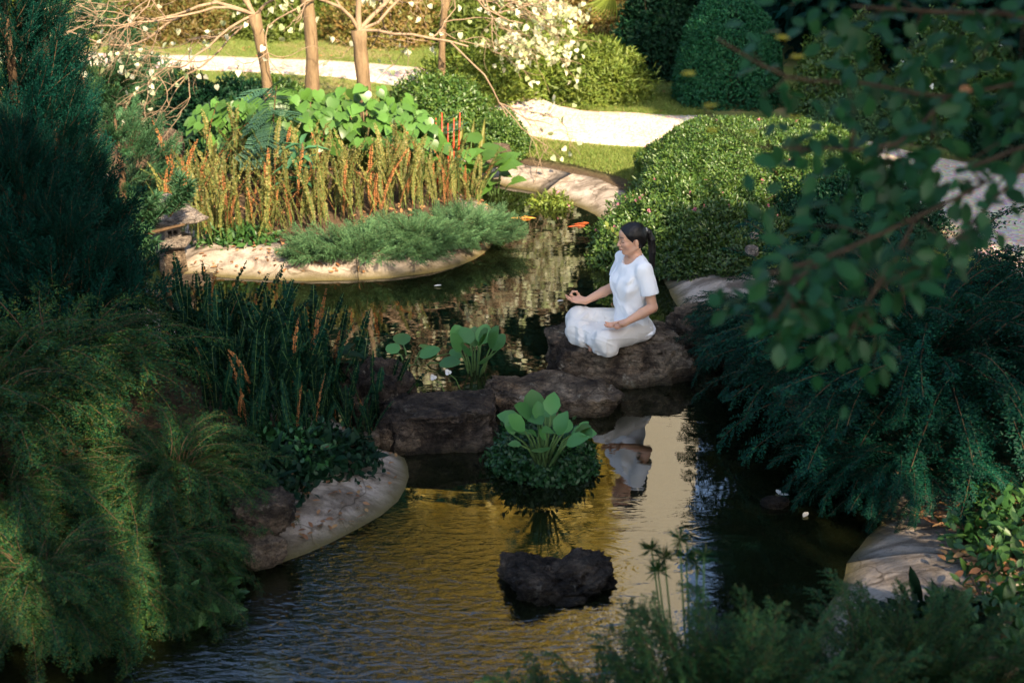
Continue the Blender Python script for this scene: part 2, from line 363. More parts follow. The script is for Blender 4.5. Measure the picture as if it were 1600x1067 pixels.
# ------------------------------------------------------------------ terrain, pond, rim, path
pond_px = [(-100, 1010), (150, 985), (330, 930), (395, 893), (480, 862), (560, 826), (615, 782), (636, 745), (628, 716), (590, 698)]
POND = [at(*p) for p in pond_px] + [(-1.0, 7.75), (-1.45, 8.2), (-1.9, 8.7), (-2.35, 9.4), (-2.75, 9.9), (-3.2, 10.4), (-3.7, 11.2), (-3.9, 12.3), (-3.8, 13.6), (-3.3, 14.6),
        (-2.3, 14.9), (-1.2, 14.5), (-.6, 13.8), (-.2, 13.35)] + [at(*p) for p in [(850, 303), (930, 335), (985, 372), (1030, 425), (1062, 480), (1100, 530)]] + \
       [(1.55, 8.9), (1.62, 8.3), (1.75, 7.7), (1.95, 7.0), (1.9, 6.5)] + [at(*p) for p in [(1335, 862), (1318, 920), (1285, 965)]] + [(1.25, 5.2), (.9, 4.6), (.3, 4.2), (-.8, 3.9), (-2.2, 3.8), (-3.4, 4.2), (-3.6, 4.9), (-3.2, 5.35)]
POND = catmull(POND, .12)
isl_px = [(275, 425), (330, 432), (450, 437), (560, 437), (680, 425), (740, 405), (765, 388), (776, 370)]
ISLE = [at(*p) for p in isl_px] + [(-.05, 12.0), (-.22, 12.6), (-.6, 13.05), (-1.3, 13.7), (-2.1, 14.1), (-2.8, 13.8), (-3.1, 13.0), (-3.1, 12.0), (-2.9, 11.1)]
ISLE = catmull(ISLE, .12)
def pdist(poly, X, Y):
    """signed distance, negative inside"""
    out = np.empty(X.shape); A = poly; B = np.roll(poly, -1, 0); D = B - A; dd = (D ** 2).sum(1)
    Xf, Yf, of = X.ravel(), Y.ravel(), out.reshape(-1)
    for s in range(0, len(Xf), 8000):
        px = Xf[s:s + 8000, None]; py = Yf[s:s + 8000, None]
        t = np.clip(((px - A[:, 0]) * D[:, 0] + (py - A[:, 1]) * D[:, 1]) / dd, 0, 1)
        d = np.sqrt(((px - A[:, 0] - t * D[:, 0]) ** 2 + (py - A[:, 1] - t * D[:, 1]) ** 2).min(1))
        c = ((A[:, 1] > py) != (B[:, 1] > py)) & (px < D[:, 0] * (py - A[:, 1]) / (D[:, 1] + 1e-12) + A[:, 0])
        of[s:s + 8000] = np.where(c.sum(1) % 2 == 1, -d, d)
    return out
def bank(d):
    """height of the bank at distance d from the waterline (negative under water)"""
    return np.where(d < 0, np.maximum(-.55, d * .55), .17 * (1 - np.exp(-d / .26)) + .10 * sstep(.4, 3, d))
def shore(X, Y): return np.maximum(pdist(POND, X, Y), -pdist(ISLE, X, Y))    # >0 on land
def gz(X, Y):
    X = np.asarray(X, float); Y = np.asarray(Y, float)
    dp = pdist(POND, X, Y); di = pdist(ISLE, X, Y)
    d = np.where(dp > 0, dp, np.maximum(dp, -di)); z = bank(d)
    z = z + .45 * np.exp(-((X + 3.2) ** 2 / 1.5 + (Y - 7.8) ** 2 / 2.5)) * sstep(.1, .8, d)
    z = z + .9 * np.exp(-((X - 1.2) ** 2 / 4 + (Y - 2.2) ** 2 / 1.6)) * sstep(.1, 1, d)
    z = z + .14 * np.exp(-((X + 1.6) ** 2 / 1.2 + (Y - 12.6) ** 2 / 1.2)) * sstep(.1, .5, d)
    return z + .02 * fbm(np.stack([X, Y, 0 * X], -1) * 1.7, 3, 5) * sstep(.3, .8, d)
def gz1(x, y): return float(gz(np.array([x]), np.array([y]))[0])
def sheet(xs, ys, zf, name, mat):
    X, Y = np.meshgrid(xs, ys); Z = zf(X, Y); nx, ny = len(xs), len(ys)
    i = np.arange(ny - 1)[:, None] * nx + np.arange(nx - 1)[None]
    F = np.stack([i, i + 1, i + nx + 1, i + nx], -1).reshape(-1, 4)
    mb = MB().add(np.stack([X, Y, Z], -1), F)
    return mb.obj(name, mat), X, Y
xs = np.concatenate([[-220, -120, -60, -30, -16, -10, -7], np.arange(-5.5, 5.5, .09), [6, 7, 8, 10, 14, 20, 35, 70, 130, 220]])
ys = np.concatenate([[-120, -50, -20, -8, -3, 0, 1.5], np.arange(2.5, 16, .09), np.arange(16, 30, .5), [32, 36, 45, 60, 90, 150, 300]])
def zground(X, Y):
    d = shore(X, Y); return gz(X, Y) - .03 * ((d > -.4) & (d < 1.0))
ground, GX, GY = sheet(xs, ys, zground, 'ground', M['ground']); tag(ground, kind='structure')
lw = sstep(.5, .9, shore(GX, GY)) * np.maximum(sstep(11.6, 12.6, GY) * sstep(-.4, .1, GX), np.maximum(sstep(15, 16, GY), sstep(2.6, 3.2, GX) * sstep(8.5, 9, GY)))
at_ = ground.data.attributes.new('lawn', 'FLOAT', 'POINT'); at_.data.foreach_set('value', lw.ravel().astype(np.float32))
wx = np.linspace(-5, 4, 3); wy = np.linspace(2.5, 16.2, 3)
water, _, _ = sheet(wx, wy, lambda X, Y: 0 * X, 'pond_water', M['water']); tag(water, kind='structure')

rim = tag(put(None, 'pond_rim'), kind='structure')
def rim_slabs(poly, step, sign, skip=lambda p: False, wid=.46):
    P = poly; n = len(P); T = norm(np.roll(P, -1, 0) - np.roll(P, 1, 0)); Nn = np.stack([T[:, 1], -T[:, 0]], -1)
    area = .5 * (P[:, 0] * np.roll(P[:, 1], -1) - np.roll(P[:, 0], -1) * P[:, 1]).sum()
    if area < 0: Nn = -Nn
    Nn = Nn * sign
    ds0 = np.array([-.34, -.16, -.02, .1, .22, .34])
    prev = 0
    for s in range(0, n, step):
        idx = np.arange(s, s + step + 1)
        pc = P[(s + step // 2) % n]
        if skip(pc): continue
        wide = (pc[0] > .9 and 8.9 < pc[1] < 10.9) or (pc[0] > 1.1 and 4.9 < pc[1] < 6.5); ds = np.append(ds0, .95) if wide else np.append(ds0, .40 if pc[1] > 11.5 else wid); ds = np.append(ds, ds[-1] + .01)
        pr = np.append(bank(ds[:-1]) + .004, bank(ds[-2:-1])[0] - .12)
        tt = np.linspace(0, 1, len(idx)); pts = P[idx % n] ; nn = Nn[idx % n]
        pts = pts.copy(); pts[0] += (pts[1] - pts[0]) * .02; pts[-1] += (pts[-2] - pts[-1]) * .02
        jig = .005 * np.sin(s * 1.7)
        V = np.stack([np.concatenate([pts + nn * d, np.full((len(idx), 1), z + (jig if d > .05 else 0))], 1) for d, z in zip(ds, pr)], 1)
        # rough edge on the land side
        V[:, -2:, :2] += nn[:, None] * (.05 * fbm(np.append(pts, np.zeros((len(pts), 1)), 1)[:, None] * 5, 3, 9))[..., None]
        V[..., 2] += .016 * fbm(V * 5, 4, 4)
        k = len(ds); i = np.arange(len(idx) - 1)[:, None] * k + np.arange(k - 1)[None]
        F = np.stack([i, i + k, i + k + 1, i + 1], -1).reshape(-1, 4)
        if area < 0: F = F[:, ::-1]
        if sign < 0: F = F[:, ::-1]
        # end faces give the joint its depth
        E0 = V[0] - [0, 0, .1]; E1 = V[-1] - [0, 0, .1]; vv = np.concatenate([V.reshape(-1, 3), E0, E1]); b0 = V.size // 3; b1 = b0 + k; l = (len(idx) - 1) * k
        q = np.arange(k - 1)
        Fe = np.concatenate([np.stack([q, q + 1, b0 + q + 1, b0 + q], -1), np.stack([l + q, b1 + q, b1 + q + 1, l + q + 1], -1)])
        MB().add(vv, [F, Fe]).obj('concrete_slab', M['concrete'], rim, True)
near_ = lambda p: p[1] < 4.9 or (p[0] < -1.33 and p[1] < 6.1) or (p[1] > 13.9 and p[0] < -.5)
rim_slabs(POND, 11, 1, near_)
rim_slabs(ISLE, 11, -1, lambda p: p[1] > 12.5)

def ribbon(line, width, name, mat, lift=.02):
    L_ = catmull(line, .25, False); T = norm(np.gradient(L_, axis=0)); Nn = np.stack([-T[:, 1], T[:, 0]], -1)
    w = np.interp(np.linspace(0, 1, len(L_)), np.linspace(0, 1, len(width)), width)
    c = np.linspace(-1, 1, 15)
    wob = 1 + .06 * vnoise(np.stack([np.arange(len(L_)) * .7, 0 * w, 0 * w], -1), 3)
    XY = L_[:, None] + Nn[:, None] * (c[None, :, None] * (w * wob)[:, None, None] * .5)
    Z = gz(XY[..., 0], XY[..., 1]) + lift
    V = np.concatenate([XY, Z[..., None]], -1); k = 15
    V[:, 0, 2] -= .08; V[:, -1, 2] -= .08
    i = np.arange(len(L_) - 1)[:, None] * k + np.arange(k - 1)[None]
    return MB().add(V, np.stack([i, i + k, i + k + 1, i + 1], -1).reshape(-1, 4)[:, ::-1]).obj(name, mat)
path = ribbon([(-9, 19.5), (-5, 18.6), (-2.6, 18.1), (-1.0, 17.3), (.2, 15.35), (1.1, 14.75), (2.1, 14.35), (3.2, 13.0), (4.1, 11.6), (4.7, 10.2), (5.4, 8.4)], [1.0, 1.0, .95, 1.0, 1.1, 1.25, 1.6, 2.1, 2.4, 2.4], 'gravel_path', M['path'])
tag(path, kind='structure')

# ------------------------------------------------------------------ rocks
def rock_mb(rad, seed, rough=.22, top=None, n=72):
    n = int(n * 1.9)
    u = np.linspace(0, 2 * np.pi, n, endpoint=False); v = np.linspace(.02, np.pi - .02, n // 2)
    U, Vv = np.meshgrid(u, v); D = np.stack([np.sin(Vv) * np.cos(U), np.sin(Vv) * np.sin(U), np.cos(Vv)], -1)
    P = np.sign(D) * np.abs(D) ** .75; P = P / np.maximum(np.abs(D).max(-1, keepdims=True) ** .2, .1)
    a = fbm(D * 1.3 + seed, 3, seed); b = fbm(D * 4 + seed, 4, seed + 9); c = 1 - np.abs(fbm(D * np.array([2.2, 2.2, 5]) + seed, 4, seed + 4))
    e = 1 - np.abs(fbm(D * 5.5 + seed, 4, seed + 6)); g_ = fbm(D * 13 + seed, 4, seed + 2); st = vnoise(D * 2.6 + seed, seed + 8)
    r = 1 + rough * (1.35 * a + .5 * b + .55 * (c - .75) + .35 * (e - .75) + .32 * g_ + .35 * np.round(st * 2.5) / 2.5)
    P = P * r[..., None] * np.asarray(rad)
    if top is not None:
        over = P[..., 2] - top; tn = .05 * fbm(P * 6, 5, seed)
        P[..., 2] = np.where(over > -.04, top + tn + .18 * np.maximum(over, 0) - .02 * np.exp(-np.maximum(over, 0) * 20), P[..., 2])
    F = []; k = n; i = np.arange(n // 2 - 1)[:, None] * k; j = np.arange(k)[None]; j2 = (j + 1) % k
    F = np.stack([i + j, i + k + j, i + k + j2, i + j2], -1).reshape(-1, 4)
    V = P.reshape(-1, 3); m = len(V)
    V = np.concatenate([V, [P[0].mean(0)], [P[-1].mean(0)]]); q = np.arange(k); q2 = (q + 1) % k
    T = np.concatenate([np.stack([np.full(k, m), q, q2], -1), np.stack([np.full(k, m + 1), m - k + q2, m - k + q], -1)])
    return MB().add(V, [F, T])
def rock(loc, rad, seed, label, mat='rock', rot=0, top=None, rough=.22, name='boulder', n=72, group=None):
    o = rock_mb(rad, seed, rough, top, n).obj(name, M[mat]); o.location = loc; o.rotation_euler = (0, 0, rot)
    return tag(o, label, 'rock', group)
SEAT_Z = .225
G = 'dark boulders laid across the pond'
rock((.70, 8.68, -.02), (.47, .36, .34), 3, 'broad flat-topped boulder that the meditating woman sits on', 'rock', .05, SEAT_Z + .02, .16, group=G, n=120)
rock((.23, 8.06, -.03), (.38, .21, .22), 11, 'long low boulder touching the front of the seat boulder', 'rock', -.12, .15, .20, group=G, n=104)
rock((-.43, 7.58, -.03), (.32, .23, .33), 23, 'reddish brown boulder behind the three small stones', 'rock_dark', .1, .235, .22, group=G, n=104)
rock((-.80, 7.85, .02), (.2, .2, .3), 31, 'narrow dark boulder at the foot of the dark ferns', 'rock_dark', .4, None, .25, group=G)
rock((1.36, 8.95, .0), (.34, .25, .25), 47, 'brown boulder beside the sloping concrete bank, behind the seat boulder', 'rock', .3, .27, .24, group=G, n=96)
rock((.23, 5.92, -.05), (.245, .19, .155), 58, 'dark rounded boulder alone in the rippled water, half behind tall grass', 'rock_dark', .2, None, .34, n=96)
x, y = at(636, 704); rock((x, y, .04), (.075, .06, .062), 61, 'pale angular stone, the one of the small trio reaching into the water', 'rock_pale', .3, name='stone', rough=.14, group='small stones on the concrete tip', n=40)
x, y = at(604, 690, .05); rock((x, y + .02, .07), (.075, .06, .075), 63, 'brown upright stone between two paler small stones', 'rock', .9, name='stone', rough=.14, group='small stones on the concrete tip', n=40)
x, y = at(580, 688, .08); rock((x, y, .08), (.05, .045, .045), 67, 'smallest stone of the trio on the concrete tip, tan and rounded', 'rock_pale', .1, name='stone', rough=.14, group='small stones on the concrete tip', n=40)
x, y = at(1212, 788); rock((x, y, .0), (.07, .05, .035), 71, 'little dark stone barely above the shaded water by the weeping shrub', 'rock_dark', .2, name='stone', n=40)
x, y = at(410, 862, .08); rock((x, y, .09), (.10, .09, .08), 75, 'tan rounded stone on the concrete bank under the drooping shrub', 'rock_pale', .6, name='stone', n=48)
x, y = at(402, 800, .25); rock((x, y + .05, .22), (.15, .12, .11), 79, 'dark brown rock on the bank below the creeping foliage', 'rock_dark', .2, name='stone', n=56)
x, y = at(268, 230, .3); rock((x, y, .32), (.12, .10, .13), 83, 'pinkish upright rock beyond the ferns near the far channel', 'rock_pale', .2, name='stone', n=40)
x, y = at(776, 243, .3); rock((x, y, .3), (.13, .1, .1), 87, 'pale rock in the sun behind the round water-plant leaves', 'rock_pale', .2, name='stone', n=40)
for k, (px, py, r_, lb) in enumerate([(1175, 388, .05, 'lower white pebble of two stacked on the hedge bank'), (1178, 378, .032, 'upper white pebble balanced on a larger white pebble')]):
    x, y = at(px, py, .42)
    rock((x, y, .40 + .065 * k), (r_, r_ * .9, r_ * .75), 90 + k, lb, 'lantern', name='pebble', n=24, rough=.12)

# ------------------------------------------------------------------ foliage pieces (meshes shared by many parts)
def arc(n, L, e0, e1, wob, r):
    """curve in the XZ plane: starts at pitch e0, ends at pitch e1"""
    t = np.linspace(0, 1, n); e = np.radians(e0 + (e1 - e0) * t ** 1.1)
    yw = np.cumsum(r.normal(0, wob, n)) * .5
    d = np.stack([np.cos(e) * np.cos(yw), np.cos(e) * np.sin(yw), np.sin(e)], -1)
    return np.concatenate([[[0, 0, 0]], np.cumsum(d[:-1] * L / (n - 1), 0)]), norm(d)
def weep_spray(seed, mat, e0=35, e1=-55, ntw=52, tw=.17, leaf=.026, nl=7, name='branch'):
    r = rs(seed); n = 16; P, D = arc(n, 1, e0, e1, .05, r); mb = MB()
    V, F = tube(P, np.linspace(.006, .0015, n), 4); mb.add(V, F, 1)
    pos, dr, nm, LL = [], [], [], []
    for k in range(ntw):
        t = .06 + .93 * (k + r.rand()) / ntw; f = t * (n - 1); i = min(int(f), n - 2); p = P[i] + (P[i + 1] - P[i]) * (f - i); d = D[i]
        side = np.cross(d, [0, 0, 1]); side /= np.linalg.norm(side) + 1e-9; up = np.cross(side, d)
        a = r.uniform(-.9, .9) + (0 if k % 2 else np.pi)
        o = side * np.cos(a) + up * np.sin(a) * .7
        l = tw * (.45 + .75 * np.sin(np.pi * min(1, .15 + t * .8))) * r.uniform(.6, 1.2)
        td = norm(d * r.uniform(.7, 1.1) + o * .8 + np.array([0, 0, -.12]))
        q = (np.arange(nl) + .6) / nl
        base = p + td * (q * l)[:, None] + np.array([0, 0, -.25]) * (q ** 2 * l)[:, None]
        for s in (-1, 1):
            sd = norm(np.cross(td, up)) * s
            pos.append(base); dr.append(np.tile(td * .75 + sd * .8, (nl, 1)) + r.normal(0, .22, (nl, 3)))
            nm.append(np.tile(up, (nl, 1)) + r.normal(0, .5, (nl, 3))); LL.append(leaf * r.uniform(.7, 1.25, nl) * (1.1 - .4 * q))
    L = np.concatenate(LL)
    mb.add(*scatter(T_DIA, np.concatenate(pos), np.concatenate(dr), np.concatenate(nm), L, L * .5), 0)
    return mb.mesh(name, [mat, M['stem']])
def plume(seed, mat, nb=40, leaf=.045, name='branch', ang=38, wid=.24, flat=1.0):
    """feathery conifer spray, unit length along +X"""
    r = rs(seed); mb = MB(); n = 8; P, D = arc(n, 1, 0, 14, .03, r)
    mb.add(*tube(P, np.linspace(.012, .002, n), 4), 1); pos, dr, nm, LL = [], [], [], []
    for k in range(nb):
        t = .05 + .95 * (k + r.rand()) / nb; p = np.array([np.interp(t, np.linspace(0, 1, n), P[:, c]) for c in range(3)])
        a = k * 2.4 + r.uniform(-.4, .4); o = np.array([0, np.cos(a), np.sin(a) * flat]); an = np.radians(ang * r.uniform(.7, 1.3))
        td = norm(np.array([np.cos(an), 0, 0]) + o * np.sin(an)); l = (wid * (1 - t) ** .7 + .07) * r.uniform(.7, 1.2)
        m = max(3, int(l / .028)); q = (np.arange(m) + .5) / m
        base = p + td * (q * l)[:, None] + np.array([.25, 0, 0]) * (q ** 2 * l)[:, None]
        for s in (0, 1, 2):
            o2 = rdir(r, m) * .55
            pos.append(base); dr.append(td + np.array([.25, 0, 0]) + o2); nm.append(rdir(r, m)); LL.append(leaf * r.uniform(.7, 1.2, m))
    L = np.concatenate(LL)
    mb.add(*scatter(T_DIA, np.concatenate(pos), np.concatenate(dr), np.concatenate(nm), L, L * .34), 0)
    return mb.mesh(name, [mat, M['stem']])
def frond(seed, mat, pairs=58, w=.030, bend=18, name='frond', stemmat='stem_green'):
    """narrow upright fern frond, unit length, growing along +X (so an instance pitches it up)"""
    r = rs(seed); n = 14; P, D = arc(n, 1, bend * .3, -bend + r.uniform(-8, 8), .05, r); mb = MB()
    mb.add(*tube(P, np.linspace(.005, .002, n), 4), 1)
    t = .10 + .9 * np.arange(pairs) / pairs; p = np.stack([np.interp(t, np.linspace(0, 1, n), P[:, c]) for c in range(3)], -1)
    d = np.stack([np.interp(t, np.linspace(0, 1, n), D[:, c]) for c in range(3)], -1)
    L = w * (np.clip(t / .25, .45, 1) * np.clip((1.02 - t) / .16, .25, 1) ** .6)
    keep = r.rand(pairs) > .05
    for s in (-1, 1):
        sd = np.cross(d, [0, 0, 1]) * s
        dd = sd + d * .25 + r.normal(0, .22, (pairs, 3)); nn = np.cross(d, sd) * s + r.normal(0, .35, (pairs, 3)); nn[:, 2] = np.abs(nn[:, 2])
        mb.add(*scatter(T_DIA, p[keep], dd[keep], nn[keep], L[keep] * r.uniform(.85, 1.15, keep.sum()), L[keep] * .8), 0)
    return mb.mesh(name, [mat, M[stemmat]])
def pinnate(seed, mat, nside=9, name='leaf'):
    r = rs(seed); n = 8; P, D = arc(n, 1, 25, -35, .04, r); mb = MB(); mb.add(*tube(P, np.linspace(.008, .003, n), 4), 1)
    for k in range(nside):
        for s in (-1, 1):
            t = .18 + .8 * k / nside; i = int(t * (n - 1)); p = P[i]; sd = np.array([.45, s, -.12]) ; sd /= np.linalg.norm(sd)
            m = 12; q = (np.arange(m) + .4) / m; l = .36 * np.sin(np.pi * (.2 + .65 * t)); b = p + sd * (q * l)[:, None]
            for s2 in (-1, 1):
                dd = np.cross(sd, [0, 0, 1]) * s2 + sd * .35
                mb.add(*scatter(T_DIA, b, np.tile(dd, (m, 1)), np.tile([0, 0, 1.], (m, 1)) + r.normal(0, .2, (m, 3)), .062, .03), 0)
    return mb.mesh(name, [mat, M['stem_green']])
def clump(seed, mat, n=230, rad=.75, L=.17, tpl=T_LEAF, name='branch', face=(0, 0, .8), twigs=True):
    r = rs(seed); mb = MB(); P = rdir(r, n) * (rad * r.uniform(.25, 1, n) ** .6)[:, None] * [1, 1, .7]
    d = norm(P) + r.normal(0, .6, (n, 3)) + [0, 0, -.3]
    mb.add(*scatter(tpl, P, d, rdir(r, n) + face, L * r.uniform(.7, 1.2, n), L * .55), 0)
    for k in range(7 if twigs else 0):
        e = P[r.randint(n)]; mb.add(*tube(np.array([[0, 0, -.3], e * .5 + [0, 0, -.05], e]), [.012, .008, .003], 4), 1)
    return mb.mesh(name, [mat, M['bark_dark']] if twigs else mat)
rng = rs(77)

def dome_sprays(root, meshes, n, rx, ry, h, length, r, az=None, elev=(-10, 30), name='branch', z0=0.0, spread_=.55):
    """weeping shrub: branches leave the stems and arch outward over a low dome"""
    for k in range(n):
        a = r.uniform(0, 2 * np.pi) if az is None else np.radians(r.uniform(*az)); q = r.rand() ** .6 * spread_
        hh = h * np.sqrt(max(0, 1 - (q / 1.0) ** 2)) * r.uniform(.35, 1.0)
        p = (rx * q * math.cos(a), ry * q * math.sin(a), z0 + hh)
        yaw = a + r.normal(0, .45); el = r.uniform(*elev) + (20 if q < .2 else 0)
        put(meshes[r.randint(len(meshes))], name, root, p, (r.normal(0, .25), -R(el), yaw), length * r.uniform(.6, 1.15))
    mb = MB()
    for k in range(9):
        a = k * 2.4; e = np.array([rx * .5 * math.cos(a), ry * .5 * math.sin(a), z0 + h * .75])
        mb.add(*tube(np.array([[.03 * math.cos(a), .03 * math.sin(a), -.08], e * [.4, .4, .6], e]), [.016, .011, .006], 5))
    mb.obj('stem', M['stem'], root)
def mound_leaves(r, n, rx, ry, h, L, tpl=T_DIA, bumpy=.14, depth=.25, box=1.0, up=.5, ratio=.55, seed=1, z0=0.0, cutlow=-.05):
    D = rdir(r, int(n * 1.9)); D = D[D[:, 2] > cutlow][:n]; m = len(D)
    S = np.sign(D) * np.abs(D) ** box; S = S / np.linalg.norm(S, axis=1, keepdims=True) ** (0 if box == 1 else .35)
    b = 1 + bumpy * fbm(D * 3.1 + seed, 3, seed) + bumpy * .5 * fbm(D * 9 + seed, 2, seed + 3)
    rr = b * (1 - depth * r.rand(m) ** 2.2)
    P = S * rr[:, None] * [rx, ry, h]; P[:, 2] += z0
    nr = norm(D / [rx, ry, h]); d = nr * .5 + rdir(r, m) + [0, 0, .25]
    return scatter(tpl, P, d, nr + rdir(r, m) * .7 + [0, 0, up], L * np.exp(r.normal(-.05, .32, m)), L * ratio)
def bush(name, label, cat, loc, rx, ry, h, mat, n, L, seed, group=None, flowers=None, sink=.1, **kw):
    x, y = loc; root = thing(name, label, cat, (x, y, gz1(x, y) - sink), group); r = rs(seed)
    mb = MB().add(*mound_leaves(r, n, rx, ry, h + sink, L, seed=seed, **kw))
    # a second, sparser and deeper layer fills the inside
    kw2 = dict(kw); kw2['depth'] = .2
    mb.add(*mound_leaves(r, n // 4, rx * .8, ry * .8, (h + sink) * .82, L * 1.8, seed=seed + 1, **kw2))
    tag(mb.obj('foliage', M[mat], root), kind='stuff')
    if flowers:
        fm, fn, fl = flowers
        P = rdir(r, fn * 3); P = P[P[:, 2] > .1][:fn]; b = 1 + kw.get('bumpy', .14) * fbm(P * 3.1 + seed, 3, seed)
        pos = P * b[:, None] * [rx, ry, h + sink] * 1.02; k = 5; pos = np.repeat(pos, k, 0)
        tag(MB().add(*scatter(T_ROUND, pos, np.repeat(P, k, 0) * .4 + rdir(r, len(pos)), np.repeat(P, k, 0) + rdir(r, len(pos)) * .3, fl, fl * .8)).obj('flowers', M[fm], root), kind='stuff')
    mb = MB()
    for k in range(10):
        a = k * 2.4; q = r.uniform(.25, .8); e = np.array([rx * q * math.cos(a), ry * q * math.sin(a), (h + sink) * r.uniform(.5, .8)])
        mb.add(*tube(np.array([[.04 * rx * math.cos(a), .04 * ry * math.sin(a), 0], e * [.5, .5, .55], e]), [.018, .012, .004], 5))
    mb.obj('stem', M['stem'], root)
    return root

# ------------------------------------------------------------------ unseen trees, crowns laid out to shade the garden (beside and behind the viewpoint)
SHADE = np.array([(-10, 2), (-10, 9.4), (-4.2, 9.35), (-2.9, 9.5), (-.6, 9.75), (.95, 10.15), (1.2, 10.85), (1.85, 11.45), (2.5, 12.2), (2.6, 13.3), (1.95, 14.8), (1.3, 16.6), (1.1, 18), (2.0, 26), (14, 26), (14, 2)], float)
HOLES = [(-1.85, 5.45, .45, .46), (2.45, 5.6, .35, .30), (3.7, 10.3, .4, .1), (1.3, 11.6, .55, .15)]
def shade_points(r, step=1.02):
    out = []
    for gx in np.arange(-10, 14, step):
        for gy in np.arange(2, 26, step):
            p = np.array([gx, gy]) + r.uniform(-.5, .5, 2)
            if pdist(SHADE, p[:1], p[1:])[0] < -.25: out.append(p)
    return np.array(out)
cl_tree = [clump(s, M['tree'], 230, .8, .19) for s in (1, 2, 3, 4)]
r = rs(5); sp = shade_points(r); pieces = []
for p in sp:
    for k in range(4):
        h = r.uniform(5.2, 10.5); q = np.array([p[0], p[1], .3]) + TO_SUN * (h / TO_SUN[2]) + [*r.uniform(-.35, .35, 2), 0]
        ok = True
        for hx, hy, hz, hr in HOLES:
            v = q - np.array([hx, hy, hz]); dd = np.linalg.norm(v - TO_SUN * (v @ TO_SUN))
            if dd < hr + .72: ok = False
        edge = -pdist(SHADE, p[:1], p[1:])[0]
        if ok and (edge > .75 or r.rand() > .15): pieces.append(q)
pieces = np.array(pieces)
tr_xy = np.array([(-5.5, -3), (-1.5, -5), (2.6, -3.2), (6.5, -4.5), (7, 1.5), (11.5, -1), (8.5, 7), (13, 6), (9.5, 13), (14.5, 13), (11, 19)], float)
own = ((pieces[:, None, :2] - tr_xy[None]) ** 2).sum(-1).argmin(1)
place_words = ['behind the viewpoint', 'beside the bridge end', 'south of the pond', 'on the bank by the viewpoint', 'south-east of the pond', 'east of the weeping shrub', 'far east of the pond', 'east of the gravel path', 'beyond the gravel path to the east', 'north-east of the hedge', 'in the north-east corner']
for k, (tx, ty) in enumerate(tr_xy):
    mine = pieces[own == k]
    if not len(mine): continue
    root = thing('shade_tree', 'unseen tall broadleaf tree casting shade, standing ' + place_words[k], 'tree', (tx, ty, gz1(tx, ty)), 'broadleaf trees shading the pond')
    org = np.array([tx, ty, gz1(tx, ty)]); top = mine.mean(0) - org; mb = MB()
    mb.add(*tube(np.array([[0, 0, -.2], [.1, .05, 1.5], top * [.5, .5, .5] + [0, 0, .3], top]), [.26, .2, .15, .08], 8)).obj('trunk', M['bark_dark'], root)
    lim = MB()
    for q in mine[::3]:
        e = q - org; lim.add(*tube(np.array([top * [.6, .6, .55], (top * .6 + e * .4), e]), [.07, .045, .015], 4))
    if lim.n: lim.obj('limb', M['bark_dark'], root)
    for q in mine: put(cl_tree[r.randint(4)], 'branch', root, tuple(q - org), (r.normal(0, .3), r.normal(0, .3), r.uniform(0, 6.3)), r.uniform(.8, 1.15))

# ------------------------------------------------------------------ trees beyond the garden: seen mirrored in the water, their feet at the top of the picture
cl_dark = [clump(s, M['conifer'], 460, .9, .16, twigs=False) for s in (11, 12, 13)]
cl_gold = [clump(s, M['gold'], 420, .9, .30, face=(.5, -1.0, 1.0), twigs=False) for s in (21, 22, 23)]
def crown_tree(name, label, x, y, h, rad, meshes, n, seed, group, base=.15, mat='bark_dark', shape=1.0):
    root = thing(name, label, 'tree', (x, y, gz1(x, y)), group); r = rs(seed)
    MB().add(*tube(np.array([[0, 0, -.2], [.1, 0, h * .3], [-.05, .1, h * .6], [0, 0, h * .92]]), [.2, .16, .11, .03], 8)).obj('trunk', M[mat], root)
    lim = MB()
    for k in range(n):
        t = (k + r.rand()) / n; z = h * (base + (1 - base) * t); w = rad * (np.sin(np.pi * (.12 + .83 * t)) ** .6) * shape + .15
        a = r.uniform(0, 6.3); q = w * math.sqrt(r.uniform(.15, 1)); p = np.array([q * math.cos(a), q * math.sin(a), z])
        put(meshes[r.randint(len(meshes))], 'branch', root, tuple(p), (r.normal(0, .3), r.normal(0, .3), r.uniform(0, 6.3)), r.uniform(.7, 1.2))
        if k % 3 == 0: lim.add(*tube(np.array([[0, 0, max(.4, z - 1.0)], p * [.5, .5, 1] - [0, 0, .4], p]), [.05, .035, .012], 4))
    lim.obj('limb', M[mat], root)
gd = 'dark trees closing the garden'; gg = 'golden-leaved trees beyond the lawn'
wd = ['beside the clipped dome', 'behind the clipped dome', 'behind the white-flowered bush', 'beyond the right gravel bend'.replace('right ', ''), 'at the far end of the shaded hedge', 'past the flowering shade bushes']
for k, (x, y, h, rad, n) in enumerate([(4.68, 20.5, 13, 1.2, 95), (4.6, 18.6, 11, 1.2, 80), (5.6, 18.2, 11, 1.4, 80), (7.4, 17.5, 10, 1.5, 70), (6.6, 22.5, 15, 1.6, 80), (8.5, 22, 14, 2, 70)]):
    crown_tree('dark_tree', 'dense dark evergreen tree ' + wd[k], x, y, h, rad, cl_dark, n, 200 + k, gd, .02)
for k, (x, y, h, rad) in enumerate([(-2.1, 31.5, 21, 1.4), (-.8, 30.5, 22, 1.7), (.65, 32, 22, 1.2)]):
    crown_tree('golden_tree', 'tall tree with sunlit golden leaves ' + ['west of two others beyond the lawn', 'in the middle of the three beyond the lawn', 'next to the open sky gap beyond the lawn'][k], x, y, h, rad, cl_gold, 300, 220 + k, gg, .42, 'bark')
